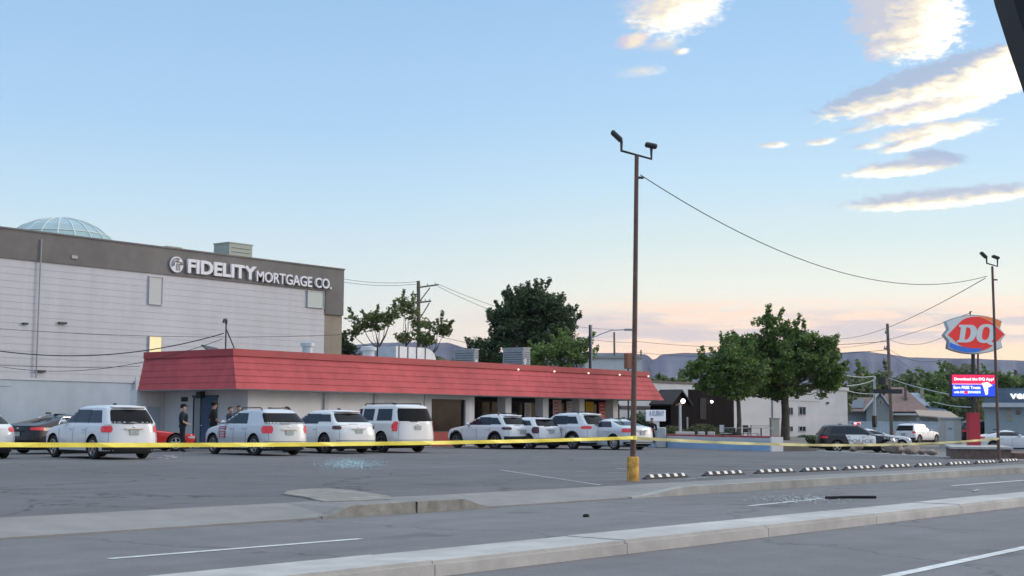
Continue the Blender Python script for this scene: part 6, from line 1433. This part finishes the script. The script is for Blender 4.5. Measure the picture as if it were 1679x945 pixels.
# ------------------------------------------------------------------ trees
def leaf_cloud(bb, c, rad, n, s_, rnd, droop=0.0):
    for i in range(n):
        d = Vector((rnd.gauss(0, 1), rnd.gauss(0, 1), rnd.gauss(0, 1))).normalized(); q = rnd.random()**.45
        p_ = Vector((c[0]+d.x*rad[0]*q, c[1]+d.y*rad[1]*q, c[2]+d.z*rad[2]*q))
        a = Vector((rnd.gauss(0, 1), rnd.gauss(0, 1), rnd.gauss(0, .7)-droop)).normalized(); b_ = a.cross(Vector((rnd.gauss(0, 1), rnd.gauss(0, 1), rnd.gauss(0, 1)))).normalized(); k = s_*(.55+rnd.random()*.9)
        bb.add([p_-a*k, p_+b_*k*.5, p_+a*k, p_-b_*k*.5], [(0, 1, 2, 3)])
def tree(name, label, base, dist, blobs, m, leaf=.16, dens=1.0, trunk_r=.2, fork=.35, seed=1, cat='tree', group=None, clump=.30, fill=.75, z0=BZ, depthk=.9, lean=0, barkm=None):
    """blobs: (u, v, ru, rv) ellipses in the photo plane at the tree's own distance, given real depth"""
    rnd = random.Random(seed); k = dist/F; bs = []
    for (u, v, ru, rv) in blobs:
        c_ = AT(u, v, dist); bs.append((c_, ru*k, rv*k))
    b0 = LOC(base, dist, z0); t_ = thing(name, label, cat, tuple(b0), group)
    lv = MB(); tips = []
    for (c_, rx, rz) in bs:
        ry = rx*depthk; vol = rx*ry*rz; n = max(4, int(fill*5.5*(vol**(1/3)/clump)**2.0*.28))
        for i in range(n):
            d = Vector((rnd.gauss(0, 1), rnd.gauss(0, 1), rnd.gauss(0, 1))).normalized(); q = .45+.6*rnd.random()
            cc = c_+rightH*(d.x*rx*q)+fwdH*(d.y*ry*q)+Vector((0, 0, d.z*rz*q)); r0 = clump*(.7+rnd.random()*.9)
            tips.append(cc); leaf_cloud(lv, cc, (r0*1.25, r0*1.25, r0*.75), int(38*dens*(r0/clump)**2), leaf, rnd)
            if i % 3 == 0 and d.z > -.2:      # loose sprays reaching past the outline
                o_ = (rightH*d.x+fwdH*d.y+Vector((0, 0, abs(d.z)+.6))).normalized(); pp = c_+rightH*(d.x*rx)+fwdH*(d.y*ry)+Vector((0, 0, d.z*rz))
                for w_ in range(4): pp = pp+o_*clump*.5; leaf_cloud(lv, pp, (clump*.42, clump*.42, clump*.5), int(13*dens), leaf*.9, rnd)
    lv.build('crown', m, t_)
    tr = MB(); top = max(bs, key=lambda b_: b_[0].z); fz = b0.z+(top[0].z-b0.z)*fork; fp = Vector((b0.x, b0.y, fz))+rightH*lean*k
    tr.tube([b0+Vector((0, 0, -.2)), b0+Vector((0, 0, .25)), b0*.5+fp*.5+rightH*.04, fp], [trunk_r*1.35, trunk_r, trunk_r*.85, trunk_r*.75], 10)
    tr.build('trunk', barkm or M_bark, t_, smooth=True)
    lb_ = MB(); sel = [b_[0] for b_ in bs]+rnd.sample(tips, min(len(tips), 1+len(bs)))
    for i, p_ in enumerate(sel):
        mid = fp*.5+p_*.5+Vector((rnd.gauss(0, .15), rnd.gauss(0, .15), -.12*(p_-fp).length)); r0 = trunk_r*(.5 if i < len(bs) else .22)
        lb_.tube([fp, fp*.6+mid*.4+Vector((0, 0, .05)), mid, p_], [r0, r0*.75, r0*.5, r0*.15], 6)
    lb_.build('limb', barkm or M_bark, t_, smooth=True)
    return t_
tree('maple_tree', 'larger of two leafy trees, thick forked trunk at the wall end', 1287, 80, [(1284, 600, 62, 42), (1245, 590, 45, 36), (1330, 600, 45, 38), (1295, 560, 40, 28), (1262, 540, 22, 20), (1318, 555, 26, 18), (1352, 580, 24, 22), (1225, 568, 28, 20), (1218, 618, 34, 24), (1340, 635, 30, 18), (1362, 622, 16, 22), (1285, 640, 40, 14), (1215, 592, 30, 28), (1238, 615, 34, 30), (1230, 575, 26, 24), (1372, 598, 16, 26), (1206, 640, 20, 12), (1250, 632, 34, 16), (1288, 538, 7, 10), (1256, 526, 7, 9), (1200, 560, 10, 10), (1345, 560, 14, 10)], F_maple, leaf=.10, dens=1.7, trunk_r=.27, seed=4, clump=.32, fork=.40, fill=1.25, z0=.38)
tree('maple_tree', 'smaller leafy tree with a thin straight trunk by the brown building', 1211, 77, [(1180, 612, 36, 30), (1150, 608, 26, 20), (1205, 595, 40, 26), (1212, 635, 30, 18), (1160, 632, 22, 14), (1190, 580, 26, 14), (1132, 604, 12, 10), (1228, 615, 26, 26)], F_maple, leaf=.10, dens=1.5, trunk_r=.15, seed=9, clump=.32, fork=.46, fill=1.6, z0=.38)
tree('pine_tree', 'large dark dense tree rising above the red roof', 868, 130, [(875, 515, 46, 34), (850, 535, 40, 34), (900, 540, 44, 36), (876, 490, 30, 18), (830, 540, 24, 26), (914, 552, 20, 20), (872, 560, 50, 22), (822, 580, 30, 22), (795, 572, 20, 20), (845, 498, 12, 14), (905, 495, 12, 16), (785, 585, 20, 14), (815, 520, 8, 12), (845, 520, 26, 24), (872, 482, 20, 12), (905, 520, 26, 24)], F_pine, leaf=.17, dens=1.7, trunk_r=.5, seed=11, clump=.55, fill=1.7, fork=.3)
tree('green_tree', 'light green leafy tree right of the rooftop cooler', 925, 108, [(900, 585, 34, 24), (935, 582, 30, 26), (950, 570, 16, 20), (880, 592, 16, 16), (958, 590, 12, 16)], F_bright, leaf=.16, trunk_r=.2, seed=5, clump=.45, fill=1.5)
tree('thin_tree', 'sparse tree with clumped foliage left of the utility pole', 618, 112, [(612, 532, 22, 16), (590, 530, 20, 14), (632, 520, 22, 12), (572, 545, 10, 10), (645, 515, 8, 8)], F_thin, leaf=.17, trunk_r=.16, seed=21, clump=.38, fill=1.1, dens=.7, fork=.72)
tree('thin_tree', 'sparse tall tree directly behind the utility pole', 664, 116, [(672, 510, 22, 14), (662, 500, 12, 10), (664, 548, 16, 12), (690, 530, 14, 14)], F_thin, leaf=.16, trunk_r=.15, seed=22, clump=.36, fill=1.0, dens=.65, fork=.7)
tree('thin_tree', 'sparse tree with foliage just right of the utility pole', 700, 113, [(718, 538, 16, 13), (700, 552, 18, 12), (728, 545, 8, 8), (694, 562, 12, 8)], F_thin, leaf=.16, trunk_r=.14, seed=23, clump=.36, fill=1.2, dens=.8, fork=.72)
tree('dark_tree', 'dark green tree tucked against the tan office corner', 570, 115, [(568, 572, 16, 16), (560, 560, 12, 14), (578, 582, 12, 12)], F_pine, leaf=.16, trunk_r=.16, seed=24, clump=.4, fill=1.5)
rnd = random.Random(77)
far = [(1398, 618, 24, 24, 178, 'tree behind the white building corner, dark green and round'), (1422, 610, 20, 16, 185, 'tree peeking over the house left of the leaning pole'), (1458, 614, 26, 22, 186, 'broad dark tree behind the leaning utility pole'), (1486, 622, 20, 20, 178, 'dark green tree behind the house chimney'), (1530, 618, 28, 26, 185, 'tall olive tree left of the message screen'), (1552, 606, 22, 18, 190, 'olive tree crown showing below the lens sign left'), (1528, 648, 26, 20, 172, 'dense green tree beside the metal roofed house'), (1558, 652, 24, 26, 165, 'dark green tree behind the message screen'), (1585, 600, 22, 18, 200, 'bare topped tree between the sign and its screen'), (1590, 650, 24, 24, 160, 'green tree behind the red column'), (1640, 612, 26, 14, 210, 'pale tree above the phone store left end'), (1672, 618, 20, 12, 215, 'pale tree above the phone store at the right edge'), (1372, 640, 10, 14, 140, 'small tree at the white building end')]
for i, (u, v, ru, rv, d_, lb_) in enumerate(far):
    tree('background_tree', lb_, u, d_, [(u, v+10, ru, rv*.8), (u-ru*.5, v+10+rv*.4, ru*.7, rv*.7), (u+ru*.5, v+10+rv*.5, ru*.7, rv*.7), (u+ru*.1, v+10+rv*1.1, ru*.9, rv*.7)], [F_dist, F_maple, F_dist][i % 3], leaf=.30, trunk_r=.25, seed=40+i, clump=.75, fill=1.2, dens=.8, group='trees behind the houses', z0=BZ)
# distant low tree belts
def belt(u0, u1, vt, dist, label, seed, m=F_dist, hgt=None):
    rnd = random.Random(seed); bb = MB(); k = dist/F; n = int((u1-u0)/3)
    for i in range(n):
        u = u0+(u1-u0)*rnd.random(); v = vt+4*mnoise.noise(Vector((u*.05, seed, 0)))+rnd.random()*14; c_ = AT(u, v, dist+rnd.random()*30)
        leaf_cloud(bb, c_, (3*k*2, 3*k*2, 3*k*1.6), 16, .9*dist/300, rnd)
        c2 = c_.copy(); c2.z = c_.z*.4; leaf_cloud(bb, c2, (3*k*2, 3*k*2, c_.z*.45), 18, 1.0*dist/300, rnd)
    o = bb.build('distant_trees', m); o['kind'] = 'stuff'; o['label'] = label; return o
belt(1380, 1720, 640, 330, 'far off belt of town trees below the hills', 3)
belt(1035, 1130, 618, 320, 'far off trees between red roof and brown building', 4)
belt(560, 760, 590, 300, 'far off trees behind the red roof', 5)
# pale long building behind the red roof, left of the coolers
a = AT(640, 578, 150); t_ = thing('grey_shed', 'pale roofed building far behind the street lamp', 'building', tuple(LOC(1000, 150, BZ))); Mx = frameM(960, 150)
kk = 150/F; MB().box((0, 0, 0), (92*kk, 8, zat(590, 150)-BZ), 0, Mx).build('wall', M_white2, t_); MB().box((-.2, -.2, zat(590, 150)-BZ), (93*kk, 8.2, zat(586, 150)-BZ), 0, Mx).build('roof', M_grey, t_)

# ------------------------------------------------------------------ people
def person(label, loc, rz, shirt, trousers, arms='relaxed', hat=None, h=1.8, armskin=True, head_turn=0, hatm=None, seated=False, cat='person', lean=0.0, vest=False, hairm=None):
    s_ = h/1.8; root = thing('person', label, cat, (0, 0, 0)); V = []; Ed = []; Rr = []
    def v(x, y, z, r_, p_=None):
        V.append(Vector((x, y, z))*s_); Rr.append(r_*s_ if not isinstance(r_, tuple) else (r_[0]*s_, r_[1]*s_)); i = len(V)-1
        if p_ is not None: Ed.append((p_, i))
        return i
    # x forward, y left
    pel = v(0, 0, .98, (.15, .12)); wst_ = v(.0, 0, 1.14, (.15, .11), pel); chest = v(.01+lean, 0, 1.34, (.175, .13), wst_); neckb = v(.0+lean, 0, 1.50, (.10, .09), chest); neck = v(.015+lean, 0, 1.56, .058, neckb)
    hd = v(.03+lean, 0, 1.63, (.075, .085), neck); hd2 = v(.03+lean, 0, 1.71, (.082, .098), hd); v(.02+lean, 0, 1.77, (.062, .075), hd2)
    nose = v(.115+lean, 0, 1.665, .014, hd)
    limbs = {}
    for sg in (1, -1):
        if seated: hip_ = v(.02, sg*.10, .93, .105, pel); kn = v(.42, sg*.13, .90, .075, hip_); an = v(.44, sg*.14, .50, .05, kn); v(.56, sg*.15, .46, .045, an)
        else:
            hip_ = v(.0, sg*.10, .88, .105, pel); kn = v(.03, sg*.12, .50, .068, hip_); an = v(.0, sg*.14, .10, .052, kn); v(.12, sg*.155, .05, .045, an); 
        sh_ = v(-.01+lean, sg*.19, 1.44, .075, neckb)
        if arms == 'belt': el_ = v(-.06+lean, sg*.30, 1.18, .052, sh_); wr_ = v(.16+lean, sg*.16, 1.08, .034, el_); dirx = Vector((.07, -sg*.05, -.01))
        elif arms == 'folded': el_ = v(.06+lean, sg*.26, 1.17, .052, sh_); wr_ = v(.24+lean, sg*.04, 1.20, .034, el_); dirx = Vector((.02, -sg*.08, .0))
        else: el_ = v(-.02+lean, sg*.26, 1.16, .050, sh_); wr_ = v(.06+lean, sg*.27, .92, .033, el_); dirx = Vector((.02, 0, -.09))
        pw = Vector(V[wr_])/s_; pm = pw+dirx*.8; palm = v(*pm, (.036, .02), wr_); limbs[sg] = (el_, wr_)
        up_ = dirx.normalized().orthogonal().normalized()
        for k in range(4):
            o_ = up_*((k-1.5)*.018); f1 = v(*(pm+o_+dirx*.55), .009, palm); v(*(pm+o_*1.1+dirx*(.95+.12*(1-abs(k-1.4)))+Vector((.012, 0, 0))), .008, f1)
        v(*(pw+dirx*.5-up_*.045), .009, wr_)
    me = bpy.data.meshes.new('body'); me.from_pydata(V, Ed, []); o = bpy.data.objects.new('body', me); COL.objects.link(o)
    md = o.modifiers.new('s', 'SKIN'); md.use_smooth_shade = True; o.modifiers.new('u', 'SUBSURF').levels = 1
    for i, sv_ in enumerate(me.skin_vertices[0].data):
        sv_.radius = Rr[i] if isinstance(Rr[i], tuple) else (Rr[i], Rr[i]); sv_.use_root = (i == 0)
    dg = bpy.context.evaluated_depsgraph_get(); m2 = bpy.data.meshes.new_from_object(o.evaluated_get(dg)); o.modifiers.clear(); o.data = m2; m2.name = 'body'
    m2.materials.clear()
    for m_ in (shirt, trousers, M_skin, M_black): m2.materials.append(m_)
    for p_ in m2.polygons:
        c_ = p_.center/s_; mi = 0
        if c_.z < 1.0: mi = 1
        if c_.z < .12 and not seated: mi = 3
        if c_.z > 1.545: mi = 2
        for sg in (1, -1):
            e, w_ = (Vector(V[i])/s_ for i in limbs[sg]); d = (w_-e); q = (c_-e).dot(d)/d.length_squared
            if q > (.05 if armskin else .9) and (c_-(e+d*min(q, 1.8))).length < .075 and abs(c_.y) > .02 and c_.z < 1.3 and c_.z > .7 and (arms != 'relaxed' or abs(c_.y) > .2): mi = 2
        p_.material_index = mi
    m2.polygons.foreach_set('use_smooth', [True]*len(m2.polygons)); o.parent = root
    hc = Vector((.02+lean, 0, 1.73))*s_
    hr = MB(); hr.sphere(hc+Vector((-.018, 0, .0))*s_, (.108*s_, .088*s_, .095*s_), 14, 8)
    hr.v = [Vector((q.x, q.y, max(q.z, hc.z-.05*s_*(1 if q.x < hc.x else -.4)))) for q in hr.v]
    hr.build('hair', hairm or M_black, root, smooth=True)
    if hat:
        b_ = MB(); b_.tube([hc+Vector((0, 0, .015))*s_, hc+Vector((0, 0, .09))*s_, hc+Vector((0, 0, .12))*s_], [.112*s_, .108*s_, .07*s_], 14)
        if hat == 'brim': b_.tube([hc+Vector((0, 0, .02))*s_, hc+Vector((0, 0, .035))*s_], .20*s_, 18)
        else: b_.prism([(.05, -.075), (.20, -.06), (.225, 0), (.20, .06), (.05, .075)], 0, .015, M=Matrix.Translation(hc+Vector((0, 0, .02))*s_) @ Matrix.Scale(s_, 4))
        b_.build('cap', hatm or M_black, root, smooth=40)
    ey = MB()
    for sg in (1, -1): ey.sphere(Vector((.108+lean, sg*.032, 1.695))*s_, .010*s_, 6, 4)
    ey.build('eyes', M_black, root)
    MB().tube([Vector((0, 0, .985))*s_, Vector((0, 0, 1.03))*s_], .155*s_, 16).build('belt', M_black, root) if not seated else None
    if vest:
        b_ = MB(); b_.cbox(Vector((.03+lean, 0, 1.30))*s_, (.30*s_, .36*s_, .34*s_)); b_.build('vest', M_uniform, root, bevel=.05)
        MB().cbox(Vector((0, -.18, .93))*s_, (.10, .05, .2)).build('holster', M_black, root)
        MB().cbox(Vector((-.02, .235, 1.40))*s_, (.07, .012, .07)).build('shoulder_patch', M_magtext, root)
    root.location = loc; root.rotation_euler.z = rz
    return root
M_navy = mat('navy_cloth', (.02, .028, .05), .85); M_hair = mat('brown_hair', (.05, .03, .02), .8)
p_ = G(298, 742.5, ZL); person('officer in black uniform and cap standing before the white annex, hands at belt', p_, R(-30), M_uniform, M_uniform, 'belt', 'cap', 1.84, vest=True)
p_ = LOC(350, 57.2, ZL); person('person in black shirt and wide brimmed hat by the blue door', p_, R(-20), M_black, M_black, 'belt', 'brim', 1.98, head_turn=0)
p_ = LOC(377, 57.0, ZL); person('person in dark navy shirt behind the silver crossover hood', p_, R(-70), M_navy, M_navy, 'folded', None, 1.80, armskin=False, hairm=M_hair)
p_ = LOC(391, 58.6, ZL); person('person in dark shirt with only the head above the silver roof', p_, R(-100), M_navy, M_navy, 'relaxed', None, 1.86, hairm=M_hair)
p_ = LOC(470, 57.5, ZL); person('dark haired person mostly hidden behind the silver crossover rear', p_, R(160), M_black, M_navy, 'relaxed', None, 1.82)
p_ = LOC(1069, 68.0, -.02); person('person in black sitting on the ledge behind the silver sedan trunk', p_, R(-150), M_black, M_black, 'folded', None, 1.62, seated=True, armskin=False)

# ------------------------------------------------------------------ window frame of the photographer's vehicle
pts = [AT(u, v, .62) for u, v in ((1575, -330), (1620, -160), (1655, -20), (1679, 55), (1705, 130), (1745, 270), (1790, 470))]
vs = []; fs = []; outn = rightH
for i, p_ in enumerate(pts):
    for (a, b_) in ((0, 0), (.045, -.012), (.05, .02), (.004, .03)): vs.append(p_+outn*(a+.0)+fwdH*b_)
for i in range(len(pts)-1):
    for k in range(4): fs.append((i*4+k, i*4+(k+1) % 4, (i+1)*4+(k+1) % 4, (i+1)*4+k))
fs += [(0, 1, 2, 3), tuple(len(pts)*4-4+k for k in (3, 2, 1, 0))]
wf = MB().add(vs, fs).build('window_frame', mat('dark_window_rubber', (.012, .012, .014), .7), smooth=30)
tag(wf, 'black edge of a vehicle window frame at the upper right corner', 'window frame')
